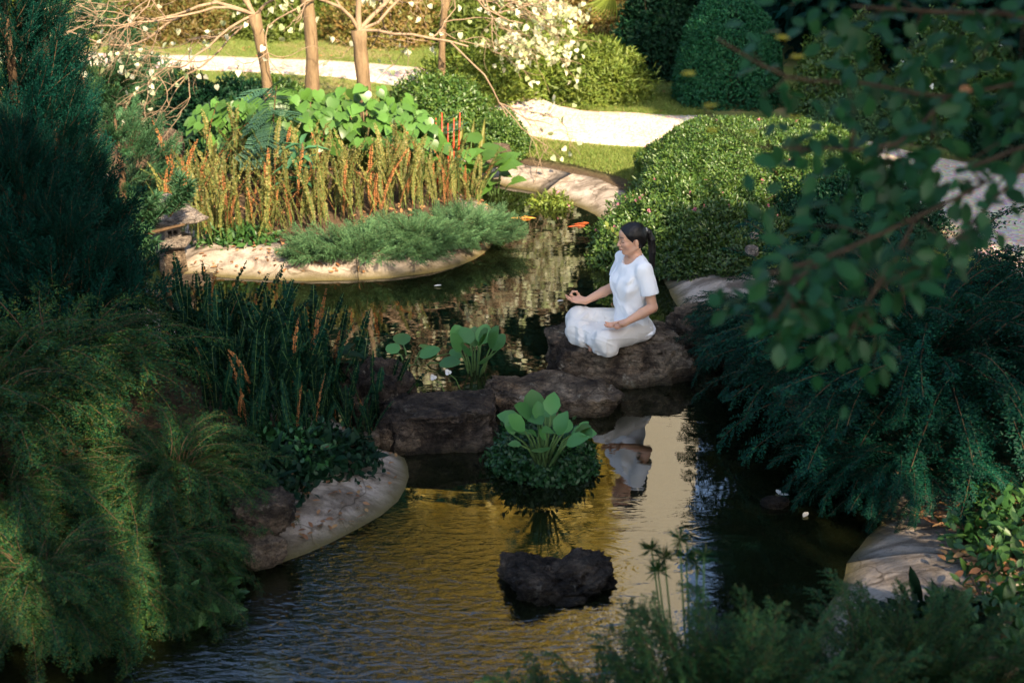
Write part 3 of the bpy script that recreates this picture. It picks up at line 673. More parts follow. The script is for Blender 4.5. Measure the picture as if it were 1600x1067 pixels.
for k, (x, y, h, rad) in enumerate([(-5.5, 29, 20, 1.6), (-8, 27, 14, 2), (-11, 24, 12, 2), (1.9, 28.6, 8.4, 1.5), (4.6, 28.5, 8.5, 1.6), (-.9, 28.2, 10.2, 1.6), (-3.2, 28.3, 10.4, 1.5), (.6, 28.4, 9.6, 1.3), (-13, 18, 11, 2)]):
    crown_tree('evergreen_tree', 'broad evergreen tree beyond the lawn ' + ['west of the golden trees', 'behind the tall conifers', 'at the western edge', 'filling the foot of the sky gap', 'east of the sky gap', 'in front of the middle golden tree', 'in front of the western golden tree', 'small between two others', 'far to the west'][k], x, y, h, rad, cl_dark, 110, 240 + k, 'evergreen trees beyond the lawn', .05)
for k, (x, lb) in enumerate([(-7.2, 'at the western end'), (-4.6, 'second from the western end'), (-2.2, 'third from the western end'), (.2, 'right behind the golden trees'.replace('right ', 'close ')), (1.6, 'west of the pale building'), (5.9, 'east of the pale building'), (8.2, 'at the eastern end')]):
    crown_tree('evergreen_tree', 'dense evergreen in the last row of trees ' + lb, x, 36.5 if k not in (4,) else 36, 10.5, 1.9, cl_dark, 150, 260 + k, 'evergreens in the last row', .02)

# pale building beyond the trees: only its mirror image in the calm water is in the picture
bl = thing('garden_building', 'pale beige building whose blank gable is mirrored in the calm water', 'building', (3.12, 33.5, .35))
def box_mb(c, h):
    S = np.array([[i, j, k] for i in (-1, 1) for j in (-1, 1) for k in (-1, 1)], float)
    return MB().add(np.array(c) + S * np.array(h), np.array([[0, 1, 3, 2], [4, 6, 7, 5], [0, 4, 5, 1], [2, 3, 7, 6], [0, 2, 6, 4], [1, 5, 7, 3]]))
box_mb((0, 2.5, 9.5), (1.72, 2.5, 9.7)).obj('wall', flat('beige_plaster', (.36, .345, .285), .9, .2), bl, False)
box_mb((0, 2.5, 19.35), (1.92, 2.7, .14)).obj('roof', flat('grey_roof', (.2, .19, .18), .8), bl, False)
for k in range(5):
    for yy in (1.2, 3.6):
        w_ = box_mb((1.73, yy, 2.2 + 3.4 * k), (.04, .5, .7)).obj('window', M['bark'], bl, False); box_mb((1.775, yy, 2.2 + 3.4 * k), (.012, .42, .62)).obj('pane', flat('dark_glass', (.03, .04, .045), .1), w_, False)

# ------------------------------------------------------------------ weeping shrubs
wp = [weep_spray(s, M['weep'], e, f) for s, e, f in ((1, 40, -40), (2, 30, -65), (3, 50, -60), (4, 20, -30), (5, 45, -80))]
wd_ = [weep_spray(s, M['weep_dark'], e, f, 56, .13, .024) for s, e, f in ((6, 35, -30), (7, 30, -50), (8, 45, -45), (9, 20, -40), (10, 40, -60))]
GW = 'feathery weeping shrubs on the pond banks'
def weeper(label, x, y, rx, ry, h, n, length, meshes, seed, **kw):
    root = thing('weeping_shrub', label, 'shrub', (x, y, gz1(x, y) - .03), GW); dome_sprays(root, meshes, n, rx, ry, h, length, rs(seed), **kw)
weeper('weeping shrub with a fountain of drooping branches above the tan stone', -1.68, 6.35, .42, .42, .30, 240, .42, wp, 301, elev=(-35, 25))
weeper('weeping shrub with long branches reaching over to the dark ferns', -2.5, 7.15, .6, .5, .24, 230, .66, wp, 302, elev=(-20, 20))
weeper('sun-dappled weeping shrub hanging over the water at the picture corner', -2.1, 5.5, .48, .40, .34, 270, .42, wp, 303, elev=(-40, 20))
weeper('weeping shrub between the dappled one and the fountain-shaped one', -1.75, 5.85, .4, .35, .25, 150, .40, wp, 304, elev=(-45, 10))
weeper('low weeping shrub trailing its branch tips into the dark water', -1.62, 5.78, .38, .3, .16, 170, .36, wp, 313, elev=(-50, 5))
weeper('weeping shrub hiding the soil beside the dappled one', -2.38, 6.05, .38, .32, .3, 170, .42, wp, 314, elev=(-35, 15))
weeper('weeping shrub below the tall conifer trunks', -2.75, 6.6, .6, .5, .35, 180, .62, wp, 305)
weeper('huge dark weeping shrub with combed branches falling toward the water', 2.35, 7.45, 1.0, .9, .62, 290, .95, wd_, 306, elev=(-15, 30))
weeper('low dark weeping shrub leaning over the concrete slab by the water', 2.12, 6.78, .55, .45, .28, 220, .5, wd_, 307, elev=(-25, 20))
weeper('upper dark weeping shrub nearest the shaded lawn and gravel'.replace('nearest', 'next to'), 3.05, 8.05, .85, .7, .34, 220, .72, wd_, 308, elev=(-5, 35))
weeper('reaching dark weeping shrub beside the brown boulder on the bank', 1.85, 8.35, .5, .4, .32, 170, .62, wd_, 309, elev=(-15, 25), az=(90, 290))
fg = [weep_spray(s, M['weep_near'], e, f, 64, .13, .024) for s, e, f in ((14, 70, 10), (15, 60, -10), (16, 50, 0))]
weeper('out-of-focus feathery shrub rising from the near bank before the dark boulder', .74, 3.9, .62, .4, .28, 290, .58, fg, 310, elev=(0, 55))
weeper('out-of-focus feathery shrub with thin shoots over the rippled water', .2, 3.95, .42, .3, .12, 190, .55, fg, 311, elev=(0, 60))
weeper('out-of-focus shrub on the near bank beside the leaf litter', 1.45, 4.25, .5, .4, .25, 160, .5, fg, 312, elev=(0, 50))

# ------------------------------------------------------------------ conifers
pl = [plume(s, M['conifer'], 44) for s in (1, 2, 3, 4)]; pll = [plume(s, M['conifer_lit'], 44, .06, wid=.3) for s in (5, 6)]
def conifer(label, x, y, h, rad, n, seed, meshes=None, length=.42, name='conifer', el=(40, 78), group='tall feathery conifers on the bank', power=.8, base=0.0):
    z = gz1(x, y); root = thing(name, label, 'tree', (x, y, z - .05), group); r = rs(seed); meshes = meshes or pl
    MB().add(*tube(np.array([[0, 0, 0], [.02, 0, h * .5], [0, .02, h * .97]]), [.05, .03, .006], 6)).obj('trunk', M['stem'], root)
    for k in range(n):
        t = base + (1 - base) * ((k + r.rand()) / n) ** .95; w = rad * (1 - t) ** power + .02; a = r.uniform(0, 6.3); q = w * r.uniform(.35, 1)
        s = length * (1.05 - .45 * t) * r.uniform(.75, 1.2)
        zz = t * h * .96 - .25 * s
        put(meshes[r.randint(len(meshes))], 'branch', root, (q * math.cos(a), q * math.sin(a), max(.02, zz)), (r.uniform(0, 6.3), -R(r.uniform(*el)) * (1 if t < .93 else 1.1), a + r.normal(0, .4)), s)
conifer('tallest dark feathery conifer with a pointed top, rising above the pale twigs', -3.0, 8.5, 2.75, .50, 290, 401)
conifer('slim dark conifer with a thin bare-stemmed spire', -2.86, 8.75, 2.55, .30, 260, 402, power=1.3)
conifer('short dark conifer beside the stone lantern', -2.78, 8.5, 1.40, .30, 250, 403)
conifer('dark conifer filling the bank below the slim spire', -2.85, 8.0, 1.2, .48, 270, 404)
conifer('dark conifer at the edge beside the tallest one', -3.35, 8.2, 1.9, .45, 220, 405)
conifer('low dark conifer above the long weeping branches', -2.6, 7.85, .8, .34, 200, 406)
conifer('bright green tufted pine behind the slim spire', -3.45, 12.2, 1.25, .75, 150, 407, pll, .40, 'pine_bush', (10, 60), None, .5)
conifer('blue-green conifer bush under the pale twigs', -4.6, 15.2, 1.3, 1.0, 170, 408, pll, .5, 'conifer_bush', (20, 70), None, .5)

# ------------------------------------------------------------------ ferns: upright narrow fronds
fd = [frond(s, M['fern_dark'], w=.046, bend=b) for s, b in ((1, 10), (2, 22), (3, 30), (4, 14))]
fs = [frond(s, M['fern'], w=.038, bend=b) for s, b in ((5, 8), (6, 18), (7, 28), (8, 40), (9, 14))]
fx = [frond(s, M['fern_dead'], w=.026, bend=b, stemmat='stem') for s, b in ((10, 20), (11, 35))]
def fern(label, x, y, n, length, rad, seed, meshes, dead, group):
    root = thing('fern', label, 'fern', (x, y, gz1(x, y) - .02), group); r = rs(seed)
    for k in range(n):
        a = r.uniform(0, 6.3); q = rad * math.sqrt(r.rand())
        isdead = r.rand() < dead; me = (fx if isdead else meshes)[r.randint(2 if isdead else len(meshes))]
        o = put(me, 'frond', root, (q * math.cos(a), q * math.sin(a), 0), (r.normal(0, .16), -R(r.uniform(64, 93)), r.uniform(0, 6.3)), length * r.choice([r.uniform(.35, .75), r.uniform(.7, 1.15)]))
        if isdead: o['label'] = 'dead orange-brown frond'
G1 = 'dark upright ferns on the shaded bank'
fern_words = ['at the tip beside the narrow dark boulder', 'one step behind the tip of the bank', 'in front of the broad-leaved seedling', 'against the reflection of the golden ferns', 'above the creeping ground plants', 'between the conifers and the boulders', 'tall against the pale island rim', 'at the water under the lantern', 'at the foot of the low conifer', 'mixed with dead brown fronds', 'overhanging the concrete tip']
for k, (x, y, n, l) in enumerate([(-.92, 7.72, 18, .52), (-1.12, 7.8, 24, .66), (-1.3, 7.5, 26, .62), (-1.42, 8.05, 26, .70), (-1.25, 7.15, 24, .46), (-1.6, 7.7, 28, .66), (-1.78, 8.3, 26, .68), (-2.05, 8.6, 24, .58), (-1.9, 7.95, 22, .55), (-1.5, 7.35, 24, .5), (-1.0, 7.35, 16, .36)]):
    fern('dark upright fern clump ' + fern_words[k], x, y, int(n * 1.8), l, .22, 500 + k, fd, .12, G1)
G2 = 'sunlit golden ferns on the island'
iw = ['at the lantern end of the island', 'second from the lantern', 'in front of the oleander seedling', 'behind the spreading pale-green junipers'.replace('pale-green ', ''), 'under the hanging pinnate leaves', 'in the middle of the island front', 'below the heart-shaped leaves', 'with the most dead orange fronds', 'next to the round water-plant leaves', 'at the far tip of the fern bed', 'in the second row behind the lantern end', 'in the second row below the tree trunks', 'in the second row near the juniper', 'in the back row beside the channel']
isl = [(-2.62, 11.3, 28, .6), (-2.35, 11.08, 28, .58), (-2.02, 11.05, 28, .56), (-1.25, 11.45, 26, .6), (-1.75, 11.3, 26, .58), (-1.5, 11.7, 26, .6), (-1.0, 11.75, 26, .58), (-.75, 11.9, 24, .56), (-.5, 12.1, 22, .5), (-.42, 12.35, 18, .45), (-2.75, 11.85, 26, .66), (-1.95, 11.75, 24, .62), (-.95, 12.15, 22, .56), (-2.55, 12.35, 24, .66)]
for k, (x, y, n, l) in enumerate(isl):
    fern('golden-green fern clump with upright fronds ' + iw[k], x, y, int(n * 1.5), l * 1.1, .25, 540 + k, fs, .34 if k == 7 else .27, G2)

# ------------------------------------------------------------------ island planting
juf = [plume(s, M['juniper'], 40, .05, wid=.34, ang=45, flat=.5) for s in (31, 32, 33)]
def ground_cover(label, x, y, rx, ry, h, n, length, meshes, seed, name='juniper', group='spreading junipers on the island'):
    root = thing(name, label, 'shrub', (x, y, gz1(x, y) - .03), group); dome_sprays(root, meshes, n, rx, ry, h, length, rs(seed), elev=(-5, 32), spread_=.95)
ground_cover('grey-green spreading juniper hanging over the middle of the island rim', -1.2, 10.80, .58, .22, .07, 230, .25, juf, 601)
ground_cover('grey-green spreading juniper at the island tip over the water', -.42, 11.38, .38, .40, .10, 220, .24, juf, 602)
ground_cover('grey-green spreading juniper between the island tip and the rim middle', -.78, 11.05, .38, .26, .09, 190, .24, juf, 603)
def leaves_part(root, me_list, name, pos, dirs, nrm, sizes, r):
    for p, d, n_, s in zip(pos, dirs, nrm, sizes):
        d = Vector(d).normalized(); z = Vector(n_); y = z.cross(d).normalized(); z = d.cross(y)
        m = Matrix((d, y, z)).transposed(); put(me_list[r.randint(len(me_list))], name, root, tuple(p), m.to_euler(), s)
def leaf_mesh(tpl, mat, w=1.0, bend=0):
    V, F = tpl; V = V * [1, w, 1]; return MB().add(V, F).mesh('leaf', M[mat])
hl = [leaf_mesh(T_HEART, 'heart', w) for w in (.95, 1.1)]
def heart_shrub(label, x, y, rx, ry, z0, h, n, size, seed, mat=None, name='heart_leaf_shrub', group=None):
    zg = gz1(x, y); root = thing(name, label, 'shrub', (x, y, zg - .05), group); r = rs(seed)
    D = rdir(r, n * 3); D = D[D[:, 2] > -.35][:n]; P = D * r.uniform(.55, 1.05, len(D))[:, None] * [rx, ry, h] + [0, 0, z0]
    d = np.stack([D[:, 0], D[:, 1] - .4, np.full(len(D), -.75)], -1) + r.normal(0, .35, D.shape)
    nn = D * .5 + [0, -.55, .7] + r.normal(0, .25, D.shape)
    leaves_part(root, mat or hl, 'leaf', P, d, nn, size * r.uniform(.65, 1.2, len(P)), r)
    mb = MB()
    for q in P[::3]: mb.add(*tube(np.array([[0, 0, 0], q * [.4, .4, .6], q - [0, 0, .01]]), [.012, .008, .003], 4))
    mb.obj('stem', M['stem_green'], root)
G3 = 'heart-leaved shrubs under the bare trees'
heart_shrub('heart-leaved shrub in front of the straight middle trunk', -1.95, 12.75, .52, .4, .42, .34, 170, .125, 611, group=G3)
heart_shrub('heart-leaved shrub beneath the forked trunk', -1.35, 12.85, .52, .4, .46, .34, 180, .12, 612, group=G3)
heart_shrub('low heart-leaved shrub beside the pinnate sapling', -2.45, 12.95, .50, .35, .50, .30, 150, .12, 613, group=G3)
heart_shrub('heart-leaved shrub by the red flower stalks', -.95, 12.75, .35, .35, .4, .28, 90, .12, 614, group=G3)
# pinnate sapling
pm = [pinnate(s, M['pinnate']) for s in (1, 2)]
def sapling(label, x, y, h, n, size, seed, meshes, name='pinnate_sapling', el=(-50, 30)):
    root = thing(name, label, 'plant', (x, y, gz1(x, y) - .03)); r = rs(seed)
    P = np.array([[0, 0, 0], [.03, 0, h * .35], [.0, .03, h * .7], [.05, 0, h]]); MB().add(*tube(P, [.012, .01, .008, .004], 5)).obj('stem', M['stem'], root)
    for k in range(n):
        t = .25 + .75 * k / n; a = k * 2.4 + r.normal(0, .3)
        put(meshes[r.randint(len(meshes))], 'leaf', root, (np.interp(t, [0, .35, .7, 1], P[:, 0]), 0, h * t), (r.normal(0, .2), -R(r.uniform(*el)), a), size * r.uniform(.75, 1.15))
sapling('blue-green pinnate-leaved sapling hanging before the leaning trunk', -2.05, 12.05, .95, 26, .34, 621, pm)
sapling('pinnate-leaved sapling behind the red flower stalks', -.72, 13.0, .62, 22, .32, 622, pm)
ol = [MB().add(T_LANCE[0] * [1, .24, 1], T_LANCE[1]).mesh('leaf', M['oleander'])]
sapling('oleander seedling with glossy lance leaves among the golden ferns', -1.78, 11.55, .62, 34, .22, 623, ol, 'oleander', (-25, 50))
ob = [MB().add(T_LEAF[0] * [1, .42, 1], T_LEAF[1]).mesh('leaf', M['bushdark'])]
sapling('broad-leaved seedling with drooping dark leaves among the dark ferns', -1.08, 7.9, .52, 16, .22, 624, ob, 'broadleaf_seedling', (-35, 35))
# round-leaved water plants
wl = [leaf_mesh(T_ROUND, 'water_leaf', .95), leaf_mesh(T_ROUND, 'water_leaf', .78)]; wl2 = [leaf_mesh(T_HEART, 'heart', 1.05)]
def water_plant(label, x, y, n, rad, h, size, seed, meshes, z=0, name='water_plant', group=None, tilt=(.2, 1.2), flowers=0, jit=0.0):
    root = thing(name, label, 'plant', (x, y, z), group); r = rs(seed); st = MB()
    for k in range(n):
        a = k * 2.4 + r.normal(0, .3); q = rad * math.sqrt((k + .5) / n) ; hh = h * (1.05 - .5 * (q / rad) ** 2) * r.uniform(.8 - .45 * jit, 1.1 + .1 * jit)
        p = np.array([q * math.cos(a), q * math.sin(a), hh]); t = r.uniform(*tilt); a += r.normal(0, .9) * jit
        d = Vector((math.cos(a) * math.cos(t), math.sin(a) * math.cos(t), math.sin(t)))
        n_ = Vector((-math.cos(a) * math.sin(t) * .6 + r.normal(0, .15), -math.sin(a) * math.sin(t) * .6 - .5, math.cos(t) + .2))
        leaves_part(root, meshes, 'leaf', [p], [d], [n_], [size * r.uniform(.75 - .2 * jit, 1.2 + .1 * jit)], r)
        st.add(*tube(np.array([[q * .25 * math.cos(a), q * .25 * math.sin(a), -.08], p * [.7, .7, .55], p]), [.007, .006, .004], 5))
    st.obj('stem', M['stem_green'], root)
    return root
x, y = at(742, 588)
water_plant('water plant with upright oval leaves standing behind the boulders', x, y + .05, 12, .15, .22, .14, 631, wl, tilt=(.7, 1.4))
wl3 = [leaf_mesh(leaf_tpl([(0, .02), (.2, .3), (.5, .42), (.78, .3), (.93, .12), (1, .01)], c, f_), 'water_leaf', w) for c, f_, w in ((.25, .25, .95), (.45, .2, .8), (.1, .35, .85), (-.15, .2, 1.0))]
x, y = at(852, 722, .2)
water_plant('broad-leaved water plant growing out of the round green cushion', x, y + .09, 24, .20, .18, .115, 632, wl3, z=.23, tilt=(.1, 1.35), jit=1.0)
water_plant('cluster of big round glossy leaves at the far end of the golden ferns', -.42, 12.75, 30, .38, .42, .18, 633, wl2, z=.08, tilt=(-.5, .8), name='lily_plant')
water_plant('low round leaves overhanging the far channel beside the pale rim', -.15, 13.0, 8, .2, .2, .15, 634, wl2, z=.02, tilt=(-.5, .5), name='lily_plant')
x, y = at(640, 566)
water_plant('half-sunk yellowish water plant between the dark ferns and the boulders', x, y, 9, .28, .03, .13, 635, wl, z=.01, tilt=(-.2, .5))
# cushion plant
x, y = at(850, 742); cy = y + .12
root = thing('cushion_plant', 'round cushion of tiny dark green leaves sitting in the water', 'plant', (x, cy, -.02)); r = rs(640)
mb = MB(); mb.add(*mound_leaves(r, 10000, .30, .25, .23, .026, T_DIA, .26, .35, ratio=.8, seed=5, cutlow=-.2)); mb.add(*mound_leaves(r, 600, .33, .28, .28, .036, T_DIA, .3, .2, ratio=.6, seed=5, cutlow=-.1)); mb.add(*mound_leaves(r, 2500, .24, .19, .17, .04, T_DIA, .26, .3, ratio=.8, seed=6))
tag(mb.obj('foliage', M['mound'], root), kind='stuff')
MB().add(*tube(np.array([[0, 0, -.3], [0, 0, -.1], [0, 0, .1]]), [.2, .24, .12], 14)).obj('root_ball', M['bark_dark'], root)
# red heliconia stalks and lily stems
root = thing('red_flower_stalks', 'thin red stalks and yellow blades above the round glossy leaves', 'plant', (-.62, 12.85, gz1(-.62, 12.85))); r = rs(650)
for k in range(6):
    MB().add(*tube(np.array([[.05 * k - .12, 0, 0], [.05 * k - .12, .02, .35], [.055 * k - .13, .0, .62 + .05 * (k % 3)]]), [.009, .009, .005], 5)).obj('stalk', M['red_stem'], root)
for k in range(5):
    a = r.uniform(-.5, .5); P = np.array([[.1 * k - .1, .05, 0], [.1 * k - .08 + a * .1, .05, .45], [.1 * k - .05 + a * .35, .02, .85 + .1 * (k % 2)]])
    MB().add(*scatter(T_LANCE, P[:1], [P[2] - P[0]], [[0, -1, .2]], .62, .07)).obj('leaf', M['orange'], root)

# ------------------------------------------------------------------ bare trees on the island
def grow(mb, ends, p, d, L, rad, depth, r, droop=.0, wob=.35, kids=(2, 4), pull=None):
    n = 6; pts = [p]; dd = d
    for k in range(n):
        dd = norm(dd + r.normal(0, wob, 3) * .5 + np.array([0, 0, -droop]) + (pull * .12 if pull is not None else 0)); pts.append(pts[-1] + dd * L / n)
    pts = np.array(pts); mb.add(*tube(pts, np.linspace(rad * .6, rad * .34, n + 1), 7 if rad > .02 else 4, False))
    ends.append((pts[-1], dd)); ends.append((pts[3], norm(dd + r.normal(0, .6, 3))))
    if depth <= 0: return
    for k in range(r.randint(*kids)):
        i = r.randint(2, n + 1); a = norm(dd + r.normal(0, .62, 3)); grow(mb, ends, pts[i], a, L * r.uniform(.55, .85), rad * .62, depth - 1, r, droop, wob, kids, pull)
def bare_tree(label, base, fork, lean, limbs, seed, rad, leafn, leafmat_='cream', lsize=.07):
    x, y = base; z = gz1(x, y); root = thing('bare_tree', label, 'tree', (x, y, z - .1), 'pruned bare-twigged trees on the island'); r = rs(seed)
    top = np.array([lean[0], lean[1], fork]); n = 12; t = np.linspace(0, 1, n)
    P = top * t[:, None] + np.stack([.03 * np.sin(t * 5 + seed), .03 * np.cos(t * 4), 0 * t], -1); P -= P[0]
    V, F = tube(P, rad * .78 * (1.25 - .35 * t + .1 * np.sin(t * 17)) + .025 * (t > .93), 12); MB().add(V + .008 * fbm(V * 9, 3, seed)[:, None], F).obj('trunk', M['bark'], root)
    allends = []
    for d, L, rr, dr, pull in limbs:
        mb = MB(); ends = []; grow(mb, ends, P[-1], norm(np.array(d, float)), L, rr, {701: 5, 704: 3}.get(seed, 4), r, dr, .42, (2, 4), None if pull is None else np.array(pull, float)); mb.obj('limb', M['twig'], root); allends += ends
    pick = r.randint(len(allends), size=leafn); pos = np.array([allends[i][0] for i in pick]) + r.normal(0, .05, (leafn, 3))
    d = rdir(r, leafn) * .6 + [0, -.1, -.8]; nn = rdir(r, leafn) + [0, -.8, .4]
    tag(MB().add(*scatter(T_HEART, pos, d, nn, lsize * r.uniform(.5, 1.3, leafn), lsize)).obj('leaves', M[leafmat_], root), kind='stuff')
    return root, allends
up = None
bare_tree('leaning bare tree throwing pale twisted twigs over the dark conifers', (-2.2, 13.5), 1.5, (-.22, -.1), [((-1, -.1, .25), 1.05, .030, .03, (-1, 0, -.1)), ((-.9, .5, .1), 1.0, .028, .03, (-1, 0, 0)), ((-1, -.5, .05), .9, .026, .05, (-.6, -.2, -.3)), ((-.3, .1, 1), 1.2, .034, 0, None), ((-.7, -.2, .8), 1.2, .03, 0, (-.5, 0, .1)), ((-.8, -.3, -.1), .8, .022, .06, (-.5, 0, -.5))], 701, .062, 150, 'cream', .05)
bare_tree('straight pruned tree with mossy pale trunk in the middle of the island', (-1.98, 13.7), 1.75, (.02, 0), [((-.6, -.3, .7), 1.0, .035, .0, None), ((.1, .2, 1), 1.3, .04, 0, None), ((.7, -.2, .6), 1.0, .03, .0, None), ((-1, .2, .2), 1.0, .025, .03, (-1, 0, 0))], 702, .078, 110, 'cream', .05)
bare_tree('forked tree with a broken-topped pinkish trunk and cream leaves', (-1.5, 13.85), 1.5, (.04, 0), [((.1, 0, 1), 1.0, .05, 0, None), ((.55, -.2, .9), 1.1, .04, 0, None), ((-.5, .1, .8), .9, .032, 0, None), ((1, -.3, .25), 1.1, .028, .04, (1, 0, -.1)), ((1, .2, .5), 1.2, .028, .03, (1, .3, 0))], 703, .088, 260, 'cream', .06)
bare_tree('tree with long sprays of cream-edged leaves drooping over the lawn bushes', (-.85, 15.2), 1.45, (.2, 0), [((1, -.2, .3), 1.0, .026, .03, (1, 0, -.1)), ((.9, .3, .4), 1.2, .026, .03, (1, .2, 0)), ((.3, -.6, .5), .8, .024, .06, (.1, -.3, -.3)), ((-.4, -.3, .6), .9, .024, .03, None), ((.5, -.2, .6), .9, .026, .02, (.4, 0, -.2)), ((.8, -.5, .1), .8, .02, .06, (.6, 0, -.4))], 704, .045, 1300, 'cream', .052)

# ------------------------------------------------------------------ hedges and bushes
bush('hedge', 'broad clipped hedge with a smooth flat top beside the gravel path', 'hedge', (2.2, 12.35), 1.14, .92, .62, 'hedge', 60000, .028, 801, bumpy=.09, depth=.10, box=.72, flowers=('pink_flower', 40, .02))
bush('hedge', 'looser bumpy hedge with small pink flowers spilling toward the pond', 'hedge', (1.50, 11.15), .80, .72, .48, 'hedge', 36000, .031, 802, bumpy=.26, depth=.3, flowers=('pink_flower', 45, .022))
bush('hedge', 'low dark foliage of the hedge above the sloping concrete bank', 'hedge', (1.75, 10.55), .58, .45, .36, 'hedge', 22000, .033, 803, bumpy=.28, depth=.35)
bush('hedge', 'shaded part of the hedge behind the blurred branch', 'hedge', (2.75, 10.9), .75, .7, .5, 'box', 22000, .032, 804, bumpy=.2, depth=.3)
bush('topiary_dome', 'large dark shrub clipped into a smooth dome', 'topiary', (2.42, 15.95), .60, .58, 1.15, 'dome', 26000, .036, 805, bumpy=.045, depth=.12, box=.68)
bush('bush', 'sunlit shrub with yellow-green branches at the edge of the dark gap', 'bush', (1.02, 16.2), .55, .55, .68, 'sunny', 11000, .06, 806, bumpy=.3, depth=.5, ratio=.3)
bush('bush', 'sunlit yellow-green shrub in the middle of the lawn border', 'bush', (.30, 16.7), .75, .6, .78, 'sunny', 14000, .06, 807, bumpy=.3, depth=.5, ratio=.3)
bush('bush', 'sunlit green shrub beneath the cream-leaved tree', 'bush', (-.45, 16.3), .7, .55, .62, 'sunny', 12000, .055, 808, bumpy=.3, depth=.45, ratio=.4)
bush('bush', 'dense dark green bush behind the round glossy leaves', 'bush', (-.75, 14.9), .6, .5, .62, 'hedge', 12000, .045, 809, bumpy=.25, depth=.35)
bush('bush', 'small rounded bush at the near end of the white gravel', 'bush', (-.12, 14.05), .33, .33, .42, 'hedge', 9000, .03, 810, bumpy=.12, depth=.25)
bush('bush', 'little sparse twiggy bush alone on the lawn above the pale rim', 'bush', (.36, 12.62), .27, .2, .2, 'sunny', 1600, .04, 811, bumpy=.4, depth=.6, ratio=.4, flowers=('pink_flower', 8, .02))
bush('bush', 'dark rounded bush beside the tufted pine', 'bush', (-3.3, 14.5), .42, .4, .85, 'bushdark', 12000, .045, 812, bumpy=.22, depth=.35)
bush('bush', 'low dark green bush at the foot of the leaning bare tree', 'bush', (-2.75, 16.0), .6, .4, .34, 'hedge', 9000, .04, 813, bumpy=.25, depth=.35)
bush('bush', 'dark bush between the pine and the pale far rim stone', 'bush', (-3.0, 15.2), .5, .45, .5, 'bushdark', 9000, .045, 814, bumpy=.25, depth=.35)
bush('bush', 'pink-flowered bush behind the tallest conifer', 'bush', (-5.3, 14.2), .6, .5, .6, 'sunny', 7000, .05, 815, bumpy=.25, depth=.4, flowers=('pink_flower', 90, .04))
for k, (x, y, rx, h, mt, lb) in enumerate([(-4.9, 20.4, .9, .8, 'orange', 'rust-tinged bush at the far end of the lawn under the twigs'), (-3.3, 20.8, .9, .9, 'sunny', 'bright green bush on the far lawn behind the leaning tree'), (-1.7, 20.2, 1.0, .8, 'orange', 'reddish gold bush on the far lawn behind the straight tree'), (-.2, 19.8, .9, .85, 'sunny', 'yellow-green bush on the far lawn behind the forked tree'), (1.1, 19.4, .8, .95, 'orange', 'golden bush beside the dark trees at the lawn end'), (-6.3, 20.2, 1.1, 1.0, 'sunny', 'light green bush at the lawn end behind the conifers')]):
    bush('bush', lb, 'bush', (x, y), rx, .7, h, mt, 9000, .065, 820 + k, bumpy=.3, depth=.45, ratio=.4)
bush('bush', 'shaded bush with light leaf tips next to the clipped dome', 'bush', (3.55, 15.4), .5, .5, .95, 'hedge', 11000, .045, 831, bumpy=.3, depth=.4)
bush('bush', 'low grey-green bush at the foot of the clipped dome', 'bush', (3.45, 14.3), .4, .4, .4, 'juniper', 7000, .035, 832, bumpy=.25, depth=.3)
bush('bush', 'dark bush sprinkled with small white flowers', 'bush', (4.45, 14.3), .75, .6, 1.15, 'hedge', 15000, .05, 833, bumpy=.25, depth=.35, flowers=('flower', 40, .03))
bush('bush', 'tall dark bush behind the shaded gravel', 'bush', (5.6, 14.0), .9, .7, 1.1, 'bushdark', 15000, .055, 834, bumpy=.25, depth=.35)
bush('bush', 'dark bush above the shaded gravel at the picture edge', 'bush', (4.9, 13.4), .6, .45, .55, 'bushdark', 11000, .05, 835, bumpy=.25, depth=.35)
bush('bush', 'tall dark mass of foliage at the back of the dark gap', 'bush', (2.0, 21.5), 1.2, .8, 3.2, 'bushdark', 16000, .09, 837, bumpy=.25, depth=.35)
bush('bush', 'dark bush in the gap left of the clipped dome'.replace(' left of', ' beside'), 'bush', (1.75, 17.6), .55, .5, 1.3, 'bushdark', 11000, .05, 836, bumpy=.25, depth=.35)
# creeping plants on the banks
def creeper(label, x, y, rx, ry, h, n, L, seed, mat='creeper', tpl=T_LEAF, **kw): return bush('creeper', label, 'plant', (x, y), rx, ry, h, mat, n, L, seed, 'leafy creepers on the banks', tpl=tpl, bumpy=.35, depth=.5, sink=.05, **kw)
creeper('blue-green creeper over the dark rock above the concrete tip', -1.18, 7.0, .34, .3, .13, 900, .04, 841, 'mound')
creeper('broad-leaved creeper dipping into the dark water under the weeping shrubs', -1.55, 5.72, .3, .25, .16, 380, .065, 842)
creeper('leafy creeper over the litter at the concrete slab', 2.45, 5.95, .4, .45, .2, 800, .055, 843)
creeper('dark creeper across the corner of the concrete slab', 1.75, 5.15, .32, .25, .2, 500, .05, 844, 'bushdark')
creeper('green creeper among the orange leaf litter', 2.1, 5.05, .5, .5, .2, 800, .055, 845)
creeper('creeper at the foot of the golden ferns by the pale rim', -2.2, 11.0, .35, .16, .12, 600, .04, 846)
creeper('dark low creeper covering the inner edge of the concrete tip', -1.02, 6.98, .30, .24, .15, 800, .045, 848, 'bushdark')
creeper('dark creeper between the brown bank rock and the ferns', -1.32, 6.62, .28, .26, .16, 800, .045, 849, 'bushdark')
creeper('leafy creeper around the dark fern roots by the water', -1.35, 6.75, .3, .2, .12, 500, .05, 847, 'bushdark')

